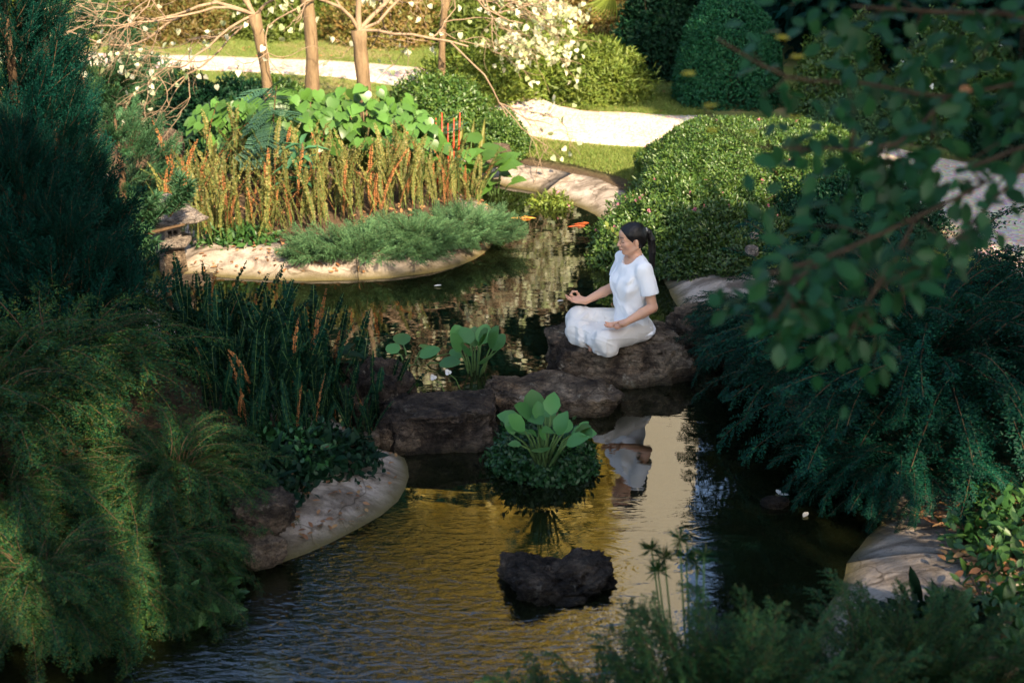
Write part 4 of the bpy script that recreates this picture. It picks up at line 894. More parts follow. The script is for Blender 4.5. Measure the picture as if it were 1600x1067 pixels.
# ------------------------------------------------------------------ the meditating woman: one skinned body grown from a distance field
class Field:
    def __init__(s, lo, hi, h):
        s.lo = np.array(lo, float); s.h = h; s.n = np.ceil((np.array(hi) - s.lo) / h).astype(int) + 1
        s.F = np.full(s.n, .2, np.float32)
    def box(s, lo, hi):
        a = np.clip(np.floor((np.array(lo) - s.lo) / s.h).astype(int), 0, s.n); b = np.clip(np.ceil((np.array(hi) - s.lo) / s.h).astype(int) + 1, 0, s.n)
        sl_ = tuple(slice(i, j) for i, j in zip(a, b))
        g = np.meshgrid(*[s.lo[c] + s.h * np.arange(a[c], b[c]) for c in range(3)], indexing='ij', sparse=True)
        return sl_, g
    def comb(s, sl_, d, k, sub=False):
        f = s.F[sl_]
        if f.size == 0: return
        if sub:
            d = -d; h = np.clip(.5 + .5 * (f - d) / k, 0, 1); s.F[sl_] = d + (f - d) * h + k * h * (1 - h)
        else:
            h = np.clip(.5 + .5 * (d - f) / k, 0, 1); s.F[sl_] = d + (f - d) * h - k * h * (1 - h)
    def cone(s, a, b, ra, rb, k=.01, sub=False):
        a = np.array(a, float); b = np.array(b, float); m = max(ra, rb) + max(.05, 2 * k)
        sl_, (X, Y, Z) = s.box(np.minimum(a, b) - m, np.maximum(a, b) + m); ab = b - a; L2 = ab @ ab + 1e-12
        t = np.clip(((X - a[0]) * ab[0] + (Y - a[1]) * ab[1] + (Z - a[2]) * ab[2]) / L2, 0, 1)
        d = np.sqrt((X - a[0] - t * ab[0]) ** 2 + (Y - a[1] - t * ab[1]) ** 2 + (Z - a[2] - t * ab[2]) ** 2) - (ra + (rb - ra) * t)
        s.comb(sl_, d, k, sub)
    def chain(s, pts, rad, k=.006):
        for i in range(len(pts) - 1): s.cone(pts[i], pts[i + 1], rad[i], rad[i + 1], k)
    def ell(s, c, r_, k=.01, rot=None, sub=False):
        c = np.array(c, float); r_ = np.array(r_, float); m = r_.max() + max(.05, 2 * k)
        sl_, (X, Y, Z) = s.box(c - m, c + m); X, Y, Z = X - c[0], Y - c[1], Z - c[2]
        if rot is not None:
            A = np.array(Euler(rot).to_matrix()).T
            X, Y, Z = (A[0, 0] * X + A[0, 1] * Y + A[0, 2] * Z, A[1, 0] * X + A[1, 1] * Y + A[1, 2] * Z, A[2, 0] * X + A[2, 1] * Y + A[2, 2] * Z)
        k0 = np.sqrt((X / r_[0]) ** 2 + (Y / r_[1]) ** 2 + (Z / r_[2]) ** 2); k1 = np.sqrt((X / r_[0] ** 2) ** 2 + (Y / r_[1] ** 2) ** 2 + (Z / r_[2] ** 2) ** 2)
        s.comb(sl_, k0 * (k0 - 1) / np.maximum(k1, 1e-6), k, sub)
    def profile(s, tab, k=.01):
        T = np.array(tab, float); sl_, (X, Y, Z) = s.box([-.35, -.35, T[0, 0]], [.35, .35, T[-1, 0]])
        z = Z.ravel(); rx, ry, cx = (np.interp(z, T[:, 0], T[:, c])[None, None] for c in (1, 2, 3))
        d = (np.sqrt(((X - cx) / rx) ** 2 + (Y / ry) ** 2) - 1) * np.minimum(rx, ry)
        s.comb(sl_, d.astype(np.float32), k)
    def grid(s):
        return np.stack(np.meshgrid(*[s.lo[c] + s.h * np.arange(s.n[c]) for c in range(3)], indexing='ij'), -1)
    def coarse_noise(s, fn, step=4):
        """noise evaluated near the surface only"""
        m = np.abs(s.F) < .03; idx = np.argwhere(m); P = s.lo + idx * s.h; s.F[m] += fn(P).astype(np.float32)
    def net(s):
        F = s.F; sg = F < 0
        c = np.zeros(np.array(F.shape) - 1, np.uint8)
        for i in (0, 1):
            for j in (0, 1):
                for k in (0, 1): c += sg[i:F.shape[0] - 1 + i, j:F.shape[1] - 1 + j, k:F.shape[2] - 1 + k]
        idx = np.argwhere((c > 0) & (c < 8)); off = np.array([[i, j, k] for i in (0, 1) for j in (0, 1) for k in (0, 1)])
        cv = np.stack([F[tuple((idx + o).T)] for o in off], 1).astype(float); acc = np.zeros((len(idx), 3)); cnt = np.zeros(len(idx))
        for a in range(8):
            for b in range(a + 1, 8):
                if np.abs(off[a] - off[b]).sum() != 1: continue
                m = (cv[:, a] < 0) != (cv[:, b] < 0); t = np.where(m, cv[:, a] / np.where(m, cv[:, a] - cv[:, b], 1), 0)
                acc += np.where(m[:, None], off[a] + (off[b] - off[a]) * t[:, None], 0); cnt += m
        V = s.lo + (idx + acc / cnt[:, None]) * s.h
        vid = np.full(np.array(F.shape) - 1, -1, np.int32); vid[tuple(idx.T)] = np.arange(len(idx)); Q = []
        for ax in range(3):
            u, v = [q for q in range(3) if q != ax]
            A = [slice(None)] * 3; B = [slice(None)] * 3; A[ax] = slice(0, -1); B[ax] = slice(1, None)
            ch = sg[tuple(A)] != sg[tuple(B)]; e = np.argwhere(ch); ok = (e[:, u] > 0) & (e[:, v] > 0) & (e[:, u] < F.shape[u] - 1) & (e[:, v] < F.shape[v] - 1); e = e[ok]
            def cell(du, dv):
                q = e.copy(); q[:, u] += du; q[:, v] += dv; return vid[tuple(q.T)]
            q = np.stack([cell(-1, -1), cell(0, -1), cell(0, 0), cell(-1, 0)], -1); ins = sg[tuple(e.T)]
            flip = ins if ax != 1 else ~ins
            q = np.where(flip[:, None], q, q[:, ::-1]); Q.append(q)
        return V, np.concatenate(Q)
def relax(V, Q, it=2):
    for _ in range(it):
        s = np.zeros_like(V); c = np.zeros(len(V))
        for a in range(4):
            for b in (1, 3): np.add.at(s, Q[:, a], V[Q[:, (a + b) % 4]]); np.add.at(c, Q[:, a], 1)
        V = V * .5 + .5 * s / np.maximum(c, 1)[:, None]
    return V

HEAD = np.array([.012, 0, .728]); HYAW, HPITCH = R(-10), R(7)
HM = np.array((Matrix.Rotation(HYAW, 3, 'Z') @ Matrix.Rotation(HPITCH, 3, 'Y')))
def hp(x, y, z): return HEAD + HM @ np.array([x, y, z])
HE = Matrix(HM.tolist()).to_euler()
SH = {1: np.array([-.015, .158, .548]), -1: np.array([-.015, -.158, .548])}
EL = {1: np.array([-.055, .225, .29]), -1: np.array([.03, -.225, .31])}
KN = {1: np.array([.315, .235, .106]), -1: np.array([.325, -.215, .135])}
WR = {1: np.array([.155, .232, .208]), -1: np.array([.262, -.205, .236])}
HAND = {1: (np.array([.86, .02, -.10]), np.array([.12, .25, .96])), -1: (np.array([.93, -.10, .20]), np.array([-.22, .30, .92]))}

def build_hand(f, s):
    w = WR[s]; d, n = HAND[s]; d = d / np.linalg.norm(d); n = n - d * (n @ d); n /= np.linalg.norm(n)
    t = np.cross(n, d) * 1.0
    t = t * (1 if t[1] * s > 0 else -1)                                    # thumb points outward with the palm up
    q = lambda a, b, c: w + d * a + t * b + n * c
    for b, r_ in ((.026, .0135), (.009, .0145), (-.009, .0145), (-.025, .0125)): f.cone(q(.008, b * .55, 0), q(.078, b, 0), .015, r_, .012)
    f.cone(q(.012, .014, .004), q(.045, .03, .008), .016, .0145, .012)      # ball of the thumb
    for b, L_, up_ in ((.006, .078, .012), (-.011, .074, .010), (-.026, .058, .012)):   # three long fingers, slightly curled
        f.chain([q(.078, b, .001), q(.078 + L_ * .48, b * 1.15, up_ * .35), q(.078 + L_ * .78, b * 1.2, up_ * 1.1), q(.078 + L_, b * 1.2, up_ * 2.0)], [.0098, .0086, .0078, .0066], .004)
    tip = q(.072, .034, .050)
    f.chain([q(.079, .025, .001), q(.112, .028, .020), q(.104, .032, .046), tip], [.0100, .0088, .0078, .0068], .004)
    f.chain([q(.040, .034, .008), q(.055, .043, .026), tip + d * -.001 + n * -.008], [.0125, .0100, .0078], .005)

f = Field([-.24, -.33, -.03], [.45, .33, .86], .0036)
# trunk, hips, legs (inside the clothes), neck
f.profile([(.05, .09, .13, -.01), (.12, .095, .13, -.01), (.26, .082, .115, 0), (.38, .09, .125, .005), (.48, .085, .13, -.005), (.545, .06, .12, -.012), (.58, .045, .07, -.012)], .01)
f.cone((-.028, 0, .55), (-.004, 0, .668), .055, .046, .03)
f.cone(SH[1] * [1, .4, 1.03], SH[1], .048, .045, .03); f.cone(SH[-1] * [1, .4, 1.03], SH[-1], .048, .045, .03)
f.cone((.038, .01, .530), (.040, .10, .540), .008, .007, .02); f.cone((.038, -.01, .530), (.040, -.10, .540), .008, .007, .02)   # collar bones
for s in (1, -1):
    f.cone((-.03, s * .08, .10), KN[s] * [.96, .95, .9], .075, .05, .03)
    f.cone(SH[s], EL[s], .044, .034, .012)
    m = EL[s] * .62 + WR[s] * .38
    f.chain([EL[s], m, WR[s]], [.036, .035, .0225], .012); f.cone(WR[s], WR[s] + HAND[s][0] * .012, .0215, .019, .012)
    build_hand(f, s)
f.cone(KN[1] * [.92, .95, .75], (.24, -.10, .05), .05, .036, .02); f.cone(KN[-1] * [.92, .95, .7], (.30, .03, .05), .05, .036, .02)
# feet: the front one shows its toes between the shins
def foot(heel, ball, toe, up_, wid):
    heel, ball, toe, up_, wid = (np.array(v, float) for v in (heel, ball, toe, up_, wid))
    f.chain([heel, heel * .45 + ball * .55 + up_ * .012, ball], [.031, .030, .024], .015); f.cone(ball - wid * .026, ball + wid * .026, .021, .017, .012)
    for k, (o, L_, r_) in enumerate([(-.034, 1.0, .0125), (-.014, .96, .0088), (.002, .88, .0084), (.017, .78, .0080), (.031, .64, .0078)]):
        a = ball + wid * o * .85; b = a + (toe - ball) * L_ * .6 + up_ * .004; f.chain([a, b, a + (toe - ball) * L_ - up_ * .004], [r_ * 1.15, r_, r_ * 1.02], .004)
foot((.295, -.02, .045), (.345, .085, .036), (.365, .142, .024), (-.1, -.1, 1), (-.22, .12, .55))
foot((.20, -.13, .035), (.12, -.20, .035), (.085, -.235, .035), (0, 0, 1), (.5, -.5, 0))
# head
E_ = lambda c, r_, k=.012, rot=(0, 0, 0), sub=False: f.ell(hp(*c), r_, k, (Matrix(HM.tolist()) @ Euler(rot).to_matrix()).to_euler(), sub)
K_ = lambda a, b, ra, rb, k=.012, sub=False: f.cone(hp(*a), hp(*b), ra, rb, k, sub)
E_((-.014, 0, .030), (.090, .0735, .082), .01); E_((.026, 0, -.022), (.060, .057, .080), .02); E_((.036, 0, .045), (.050, .056, .045), .02)
for s in (1, -1):
    K_((-.012, s * .050, -.052), (.046, s * .018, -.088), .018, .014, .02)
    E_((.050, s * .036, -.022), (.026, .020, .022), .018)
    E_((-.014, s * .075, -.012), (.0145, .007, .026), .006, (0, R(10), R(18) * s))
E_((.058, 0, -.088), (.021, .023, .018), .016)
K_((.072, .018, .021), (.060, .044, .019), .009, .008, .012); K_((.072, -.018, .021), (.060, -.044, .019), .009, .008, .012)
for s in (1, -1): E_((.092, s * .031, .003), (.017, .017, .012), .010, sub=True)
for s in (1, -1): E_((.0655, s * .031, .002), (.0145, .0155, .0125), .003)
K_((.079, 0, .012), (.101, 0, -.028), .0068, .0098, .010)
for s in (1, -1): E_((.092, s * .0115, -.032), (.009, .0065, .0070), .005)
E_((.083, 0, -.056), (.010, .025, .011), .010); E_((.0905, 0, -.0525), (.0078, .020, .0052), .004); E_((.0885, 0, -.0645), (.0080, .016, .0058), .004)
K_((.093, .022, -.0585), (.097, 0, -.0585), .0010, .0012, .002, True); K_((.093, -.022, -.0585), (.097, 0, -.0585), .0010, .0012, .002, True)
for s in (1, -1): E_((-.004, s * .084, -.008), (.008, .004, .014), .004, sub=True)
V, Q = f.net(); V = relax(V, Q, 1)
# flat colour of the skin itself: lips, brows, lash line, nails-to-palm warmth
HV = (V - HEAD) @ HM; skin = np.tile(np.array([.60, .33, .21]), (len(V), 1))
def blend(mask, c):
    global skin
    skin = skin * (1 - mask[:, None]) + np.array(c) * mask[:, None]
inhead = HV[:, 2] > -.11
blend(.75 * inhead * np.exp(-(((HV[:, 0] - .092) / .012) ** 4 + (HV[:, 1] / .021) ** 4 + ((HV[:, 2] + .0585) / .0095) ** 4)), (.36, .105, .085))
blend(.28 * inhead * np.exp(-(((HV[:, 0] - .06) / .03) ** 2 + ((np.abs(HV[:, 1]) - .042) / .018) ** 2 + ((HV[:, 2] + .03) / .02) ** 2)), (.64, .29, .19))
by = np.abs(HV[:, 1]); bz = .0275 + .004 * np.sin(np.clip((by - .012) / .04, 0, 1) * 3.1)
blend(.85 * (HV[:, 0] > .045) * np.exp(-(((HV[:, 2] - bz) / .0042) ** 2)) * sstep(.010, .016, by) * (1 - sstep(.044, .05, by)), (.02, .013, .010))
blend(.9 * (HV[:, 0] > .05) * np.exp(-(((HV[:, 2] + .0058 + .0035 * ((by - .031) / .016) ** 2 * -1) / .0026) ** 2)) * sstep(.014, .018, by) * (1 - sstep(.045, .049, by)), (.018, .011, .009))
for s in (1, -1):
    dd = np.linalg.norm(V - (WR[s] + HAND[s][0] * .11), axis=1); blend(.35 * (1 - sstep(.03, .09, dd)), (.66, .35, .25))
blend(.5 * (1 - sstep(.03, .07, np.linalg.norm(V - [.36, .12, .03], axis=1))), (.36, .15, .085))
person = thing('person', 'woman in white t-shirt and loose off-white trousers meditating cross-legged on the flat boulder', 'person', (.765, 8.60, SEAT_Z + .005))
person.rotation_euler = (0, 0, R(180 + 21)); person.scale = (.91, .91, .91)
m_, N_, L_, o_ = newmat('skin'); a_ = N_.new('ShaderNodeAttribute'); a_.attribute_name = 'skin'
p_ = prin(N_, L_, o_, a_.outputs['Color'], .48, bump(N_, L_, noise(N_, L_, 260, 3, .6, objco(N_)), .08, .002), .4); p_.inputs['Subsurface Weight'].default_value = .12; p_.inputs['Subsurface Scale'].default_value = .01; p_.inputs['Subsurface Radius'].default_value = (1, .35, .2)
body = MB().add(V, Q).obj('body', m_, person)
ca = body.data.attributes.new('skin', 'FLOAT_COLOR', 'POINT'); ca.data.foreach_set('color', np.concatenate([skin, np.ones((len(V), 1))], 1).astype(np.float32).ravel())

# hair: a close cap swept back into a ponytail
f = Field([-.30, -.11, .34], [.14, .11, .86], .0034)
E_((-.013, 0, .033), (.0945, .0785, .0870), .01); E_((.034, 0, .047), (.0545, .0605, .0490), .02); E_((-.055, 0, .0), (.052, .062, .062), .02); E_((-.045, 0, -.035), (.040, .052, .040), .02)
sl_, (X, Y, Z) = f.box(f.lo, f.lo + f.h * f.n); Pl = np.stack(np.broadcast_arrays(X - HEAD[0], Y - HEAD[1], Z - HEAD[2]), -1) @ HM
ay = np.abs(Pl[..., 1])
line = (Pl[..., 0] - .010) * .84 - (Pl[..., 2] + .016) * .54 + .16 * np.maximum(ay - .045, 0) - .008 * np.exp(-((Pl[..., 2] - .03) / .03) ** 2)
f.F = np.maximum(f.F, line.astype(np.float32)); f.F = np.maximum(f.F, (-.074 - Pl[..., 2] - .35 * (Pl[..., 0] + .05)).astype(np.float32))
for s in (1, -1): E_((-.006, s * .080, -.018), (.019, .026, .030), .006, sub=True)
for o, rr in ((0, 1.0), (.012, .7), (-.011, .75)):
    f.chain([hp(-.098, o * .3, .040), hp(-.124, o * .6, .026), hp(-.138, o, -.03), hp(-.138, o * 1.4, -.12), hp(-.126, o * 1.4, -.22), hp(-.112, o * .9, -.325)], [.015 * rr, .021 * rr, .026 * rr, .024 * rr, .019 * rr, .004], .008)
f.coarse_noise(lambda P: .0022 * vnoise(np.stack([P[:, 0] * 30, P[:, 1] * 190, P[:, 2] * 22], -1), 8))
V, Q = f.net(); m_, N_, L_, o_ = newmat('dark_hair'); co = objco(N_); mp = N_.new('ShaderNodeMapping'); mp.inputs['Scale'].default_value = (30, 260, 18); L_.new(co, mp.inputs[0])
hn = noise(N_, L_, 1.0, 4, .6, mp.outputs[0]); prin(N_, L_, o_, ramp(N_, L_, hn, [(.35, (.0035, .003, .003)), (.7, (.010, .0075, .0065))]), .42, bump(N_, L_, hn, .25, .003), .3)
hair = MB().add(relax(V, Q, 1), Q).obj('hair', m_, person)
V, F = tube(np.array([hp(-.094, 0, .044), hp(-.101, 0, .040), hp(-.108, 0, .036)]), [.021, .024, .021], 16); MB().add(V, F).obj('hair_tie', flat('grey_elastic', (.32, .30, .27)), hair)

# t-shirt
def cloth(name, col, sss=0):
    m, N, L, out = newmat(name); co = objco(N); w = noise(N, L, 420, 2, .5, co); g = noise(N, L, 26, 4, .6, co)
    c = mixc(N, L, .12, col, ramp(N, L, g, [(.3, tuple(x * .85 for x in col)), (.7, col)])); h = N.new('ShaderNodeMath'); h.operation = 'MULTIPLY_ADD'; L.new(w, h.inputs[0]); h.inputs[1].default_value = .15; L.new(g, h.inputs[2])
    p = prin(N, L, out, c, .85, bump(N, L, h.outputs[0], .25, .006), .2); p.inputs['Sheen Weight'].default_value = .2; return m
M['shirt'] = cloth('white_cotton', (.84, .83, .82)); M['trousers'] = cloth('off_white_linen', (.70, .655, .59))
f = Field([-.24, -.31, .03], [.26, .31, .66], .0036)
f.profile([(.03, .134, .178, -.026), (.07, .139, .182, -.025), (.105, .130, .174, -.017), (.15, .118, .163, -.008), (.25, .110, .156, .0), (.33, .111, .157, .006), (.40, .114, .163, .007), (.46, .109, .166, .003), (.52, .094, .158, -.008), (.56, .080, .136, -.014), (.59, .064, .090, -.016), (.61, .054, .068, -.012)], .01)
for s in (1, -1):
    f.ell((.074, s * .058, .395), (.052, .062, .062), .05)
    f.cone(SH[s] * [1, .45, 1.035], SH[s] * [1, .98, 1.0], .054, .056, .03)
    e = SH[s] + (EL[s] - SH[s]) * .70; f.cone(SH[s], e, .054, .060, .018)
f.coarse_noise(lambda P: (.0100 * np.abs(vnoise(np.stack([(P[:, 0] + P[:, 2] * .5) * 9, P[:, 1] * 13, (P[:, 2] - P[:, 0] * .8) * 8], -1), 3))
      + .010 * np.sin(P[:, 2] * 105 + 9 * P[:, 1] + 5 * vnoise(P * 9, 4)) * np.exp(-((P[:, 2] - .085) / .045) ** 2) * .55
      + .0065 * vnoise(P * [24, 24, 7], 6) - .003 - .0075 * np.exp(-((P[:, 1] * 1.2 + (P[:, 2] - .30) * .9 - .02) / .012) ** 2) * (P[:, 0] > 0) + .006 * np.sin((P[:, 2] + .45 * np.abs(P[:, 1])) * 60 + 4 * vnoise(P * 7, 9)) * sstep(.32, .20, P[:, 2]) * sstep(.08, .14, P[:, 2])
      + .0065 * np.sin((P[:, 2] * .8 + P[:, 0]) * 62 + 3 * vnoise(P * 8, 2)) * np.exp(-((np.abs(P[:, 1]) - .135) / .03) ** 2) * np.exp(-((P[:, 2] - .45) / .07) ** 2)))
f.ell((.026, 0, .618), (.072, .078, .088), .004, (0, R(18), 0), True)
for s in (1, -1):
    a = SH[s] + (EL[s] - SH[s]) * .50; b = SH[s] + (EL[s] - SH[s]) * 1.1; f.cone(a, b, .045, .052, .003, True)     # open sleeve
    ax = norm(EL[s] - SH[s]); sl_, (X, Y, Z) = f.box([-.2, min(s * .12, s * .31), .2], [.2, max(s * .12, s * .31), .5])
    pl = (X - SH[s][0]) * ax[0] + (Y - SH[s][1]) * ax[1] + (Z - SH[s][2]) * ax[2] - np.linalg.norm(EL[s] - SH[s]) * .66
    near = np.sqrt((X - b[0]) ** 2 + (Y - b[1]) ** 2 + (Z - b[2]) ** 2) < .16
    dax = np.abs(Y) - .158
    f.F[sl_] = np.where((dax > 0) | (pl < 0), np.maximum(f.F[sl_], np.where(dax > -.004, pl, -1)), f.F[sl_])
sl_, (X, Y, Z) = f.box([-.3, -.35, 0], [.3, .35, .12]); f.F[sl_] = np.maximum(f.F[sl_], .058 + .012 * np.sin(Y * 26) + .25 * np.abs(X) * (X > .03) - Z)
f.ell((-.01, 0, .03), (.105, .155, .05), .004, None, True)
V, Q = f.net(); MB().add(relax(V, Q, 1), Q).obj('t_shirt', M['shirt'], person)

# trousers: wide soft legs, crossed
f = Field([-.24, -.40, -.02], [.52, .38, .25], .0040)
f.ell((-.026, 0, .070), (.120, .156, .086), .02)
for s in (1, -1):
    f.cone((-.03, s * .085, .085), KN[s] * [.93, .93, .86], .088, .070, .035); f.ell(KN[s] - [.01, s * .01, .012], (.064, .062, .060), .04)
f.chain([KN[1] * [.93, .95, .60], (.32, .12, .056), (.285, .0, .060)], [.066, .060, .054], .05)
f.chain([KN[-1] * [.97, .92, .72], (.365, -.09, .072), (.365, .005, .066)], [.080, .074, .058], .05)
f.cone(KN[-1] * [1.0, .98, .35], (.385, -.06, .02), .062, .055, .03); f.cone((.385, -.06, .02), (.385, .03, .03), .055, .042, .02)   # hem draped on the rock
f.cone(KN[1] * [.9, 1.0, .3], (.33, .14, .02), .068, .050, .03)
f.ell((.21, 0, .05), (.15, .17, .062), .05)
f.coarse_noise(lambda P: .0042 * np.abs(vnoise(np.stack([P[:, 0] * 7 + P[:, 1] * 6, P[:, 1] * 12 - P[:, 0] * 9, P[:, 2] * 9], -1), 13)) - .004
      + .0036 * np.sin((P[:, 0] * .9 - P[:, 1] * .5 + P[:, 2] * 1.1) * 78 + 6 * vnoise(P * 7, 5)) * sstep(.02, .2, vnoise(P * 6, 7))
      - .0036 * sstep(.80, .97, 1 - np.abs(vnoise(np.stack([P[:, 0] * 10 + P[:, 1] * 4, P[:, 1] * 14 - P[:, 0] * 5, P[:, 2] * 12], -1), 23)))
      - .0030 * sstep(.82, .97, 1 - np.abs(vnoise(np.stack([P[:, 0] * 6 - P[:, 2] * 15, P[:, 1] * 9 + P[:, 2] * 12, P[:, 2] * 9], -1), 29)))
      + .004 * np.sin(np.arctan2(P[:, 1] + .03, P[:, 0] - .10) * 16 + 40 * P[:, 2] + 4 * vnoise(P * 9, 8)) * sstep(.24, .32, P[:, 0]))
f.chain([(.30, .02, .05), (.350, .085, .034), (.375, .16, .012)], [.036, .034, .03], .006)  if False else None
f.cone((.335, .062, .034), (.400, .165, .010), .030, .030, .006, True)                      # the toes come out here
sl_, (X, Y, Z) = f.box(f.lo, f.lo + f.h * f.n); f.F = np.maximum(f.F, (-.004 + .006 * np.sin(X * 30) * np.sin(Y * 24) - Z).astype(np.float32))
V, Q = f.net(); MB().add(relax(V, Q, 1), Q).obj('trousers', M['trousers'], person)

# ------------------------------------------------------------------ stone lantern on the channel bank
lx, ly = at(262, 424, .0); lx += .05
lan = thing('stone_lantern', 'weathered stone lantern with a wide curved roof at the lantern end of the island channel', 'lantern', (lx, ly, -.12)); lan.rotation_euler = (0, 0, R(28))
def lathe_sq(prof, k=4, rot=math.pi / 4, sub=6):
    """square-plan solid from (half width, z) profile, sides slightly bowed"""
    a = []
    for q in range(k):
        c0 = np.array([math.cos(rot + q * 2 * math.pi / k), math.sin(rot + q * 2 * math.pi / k)]); c1 = np.array([math.cos(rot + (q + 1) * 2 * math.pi / k), math.sin(rot + (q + 1) * 2 * math.pi / k)])
        for t in np.linspace(0, 1, sub, endpoint=False): a.append(c0 + (c1 - c0) * t)
    a = np.array(a) * 1.414; n = len(a); V = []
    for w, z, lift in prof: V.append(np.concatenate([a * w, np.full((n, 1), z) + lift * (np.linalg.norm(a, axis=1, keepdims=True) ** 4 - 1) / 3], 1))
    V = np.concatenate(V); m = len(prof); i = np.arange(m - 1)[:, None] * n; j = np.arange(n)[None]; j2 = (j + 1) % n
    F = np.stack([i + j, i + j2, i + n + j2, i + n + j], -1).reshape(-1, 4)
    return V + .006 * fbm(V * 14, 3, 5)[:, None], [F, np.array([list(range(n))[::-1], [(m - 1) * n + q for q in range(n)]])]
V, F = lathe_sq([(.115, -.15, 0), (.11, 0, 0), (.088, .16, 0), (.078, .30, 0), (.08, .325, 0)]); MB().add(V, F).obj('post', M['rock'], lan)
V, F = lathe_sq([(.07, .325, 0), (.105, .34, 0), (.118, .355, .004), (.118, .40, .006), (.095, .41, 0)], 6, 0, 4); MB().add(V, F).obj('platform', M['lantern'], lan)
mb = MB(); w, t_ = .068, .014                                          # fire box: four corner piers, sills and a window cross per side
def bx(c, h): 
    c = np.array(c); h = np.array(h); S = np.array([[i, j, k] for i in (-1, 1) for j in (-1, 1) for k in (-1, 1)])
    return c + S * h, np.array([[0, 1, 3, 2], [4, 6, 7, 5], [0, 4, 5, 1], [2, 3, 7, 6], [0, 2, 6, 4], [1, 5, 7, 3]])
for sx in (-1, 1):
    for sy in (-1, 1): mb.add(*bx((sx * (w - t_), sy * (w - t_), .475), (t_, t_, .063)))
for z in (.424, .528): mb.add(*bx((0, 0, z), (w - .002, w - .002, .013)))
box_ = mb.obj('fire_box', M['lantern'], lan, False)
for q in range(4):
    m_ = Matrix.Rotation(q * math.pi / 2, 3, 'Z'); g = MB()
    for c, h in (((w - .010, 0, .475), (.006, .006, .040)), ((w - .011, 0, .475), (.005, .041, .006))):
        v, ff = bx(c, h); g.add(v @ np.array(m_).T, ff)
    g.obj('window_bars', M['lantern'], box_, False)
MB().add(*bx((0, 0, .475), (w - .03, w - .03, .039))).obj('hollow_shade', flat('hollow_shade_black', (.012, .010, .008), .9), box_, False)  # solid dark block stands in for the shade inside the fire box
V, F = lathe_sq([(.10, .542, 0), (.235, .548, .022), (.245, .566, .026), (.19, .602, .012), (.12, .640, .004), (.055, .672, 0)], 4, math.pi / 4, 8); roof_ = MB().add(V, F).obj('roof', M['lantern'], lan)
V, F = lathe_sq([(.04, .672, 0), (.055, .69, 0), (.05, .715, 0), (.022, .745, 0)], 8, 0, 2); MB().add(V, F).obj('finial', M['lantern'], roof_)
x, y = at(300, 437, .02)
v, ff = bx((0, 0, 0), (.16, .12, .03)); o = MB().add(v + 0, ff).obj('stepping_slab', M['rock_pale'], None, False); o.location = (x, y, .005); o.rotation_euler = (0, 0, .2)
tag(o, 'flat dark stone slab lying in the water at the foot of the lantern', 'stone')
md = o.modifiers.new('bevel', 'BEVEL'); md.width = .012; md.segments = 2
# podocarpus leaning over the lantern roof
ndl = []
for s in (1, 2, 3):
    r = rs(900 + s); mb = MB(); P, D = arc(8, 1, 10, 30, .06, r); mb.add(*tube(P, np.linspace(.02, .006, 8), 5), 1)
    n = 130; t = r.uniform(.25, 1, n); p = np.stack([np.interp(t, np.linspace(0, 1, 8), P[:, c]) for c in range(3)], -1)
    d = rdir(r, n) * .9 + [.75, 0, .35]; mb.add(*scatter(T_LANCE, p, d, rdir(r, n) + [0, 0, 1], .24 * r.uniform(.7, 1.2, n), .030), 0); ndl.append(mb.mesh('branch', [M['conifer_lit'], M['stem']]))
x0, y0 = -2.98, 10.15; root = thing('podocarpus', 'podocarpus with long narrow leaves leaning over the lantern roof', 'shrub', (x0, y0, gz1(x0, y0) - .05)); r = rs(910)
MB().add(*tube(np.array([[0, 0, 0], [.1, 0, .3], [.22, 0, .5], [.55, .02, .58]]), [.035, .028, .02, .01], 6)).obj('trunk', M['stem'], root)
for k in range(26):
    t = r.uniform(.2, 1); p = np.array([np.interp(t, [0, .3, .6, 1], [0, .1, .22, .55]), r.normal(0, .05), np.interp(t, [0, .3, .6, 1], [0, .3, .5, .56]) + .1]) 
    put(ndl[r.randint(3)], 'branch', root, tuple(p), (0, -R(r.uniform(0, 60)), r.uniform(-1.4, 1.4)), r.uniform(.2, .34))

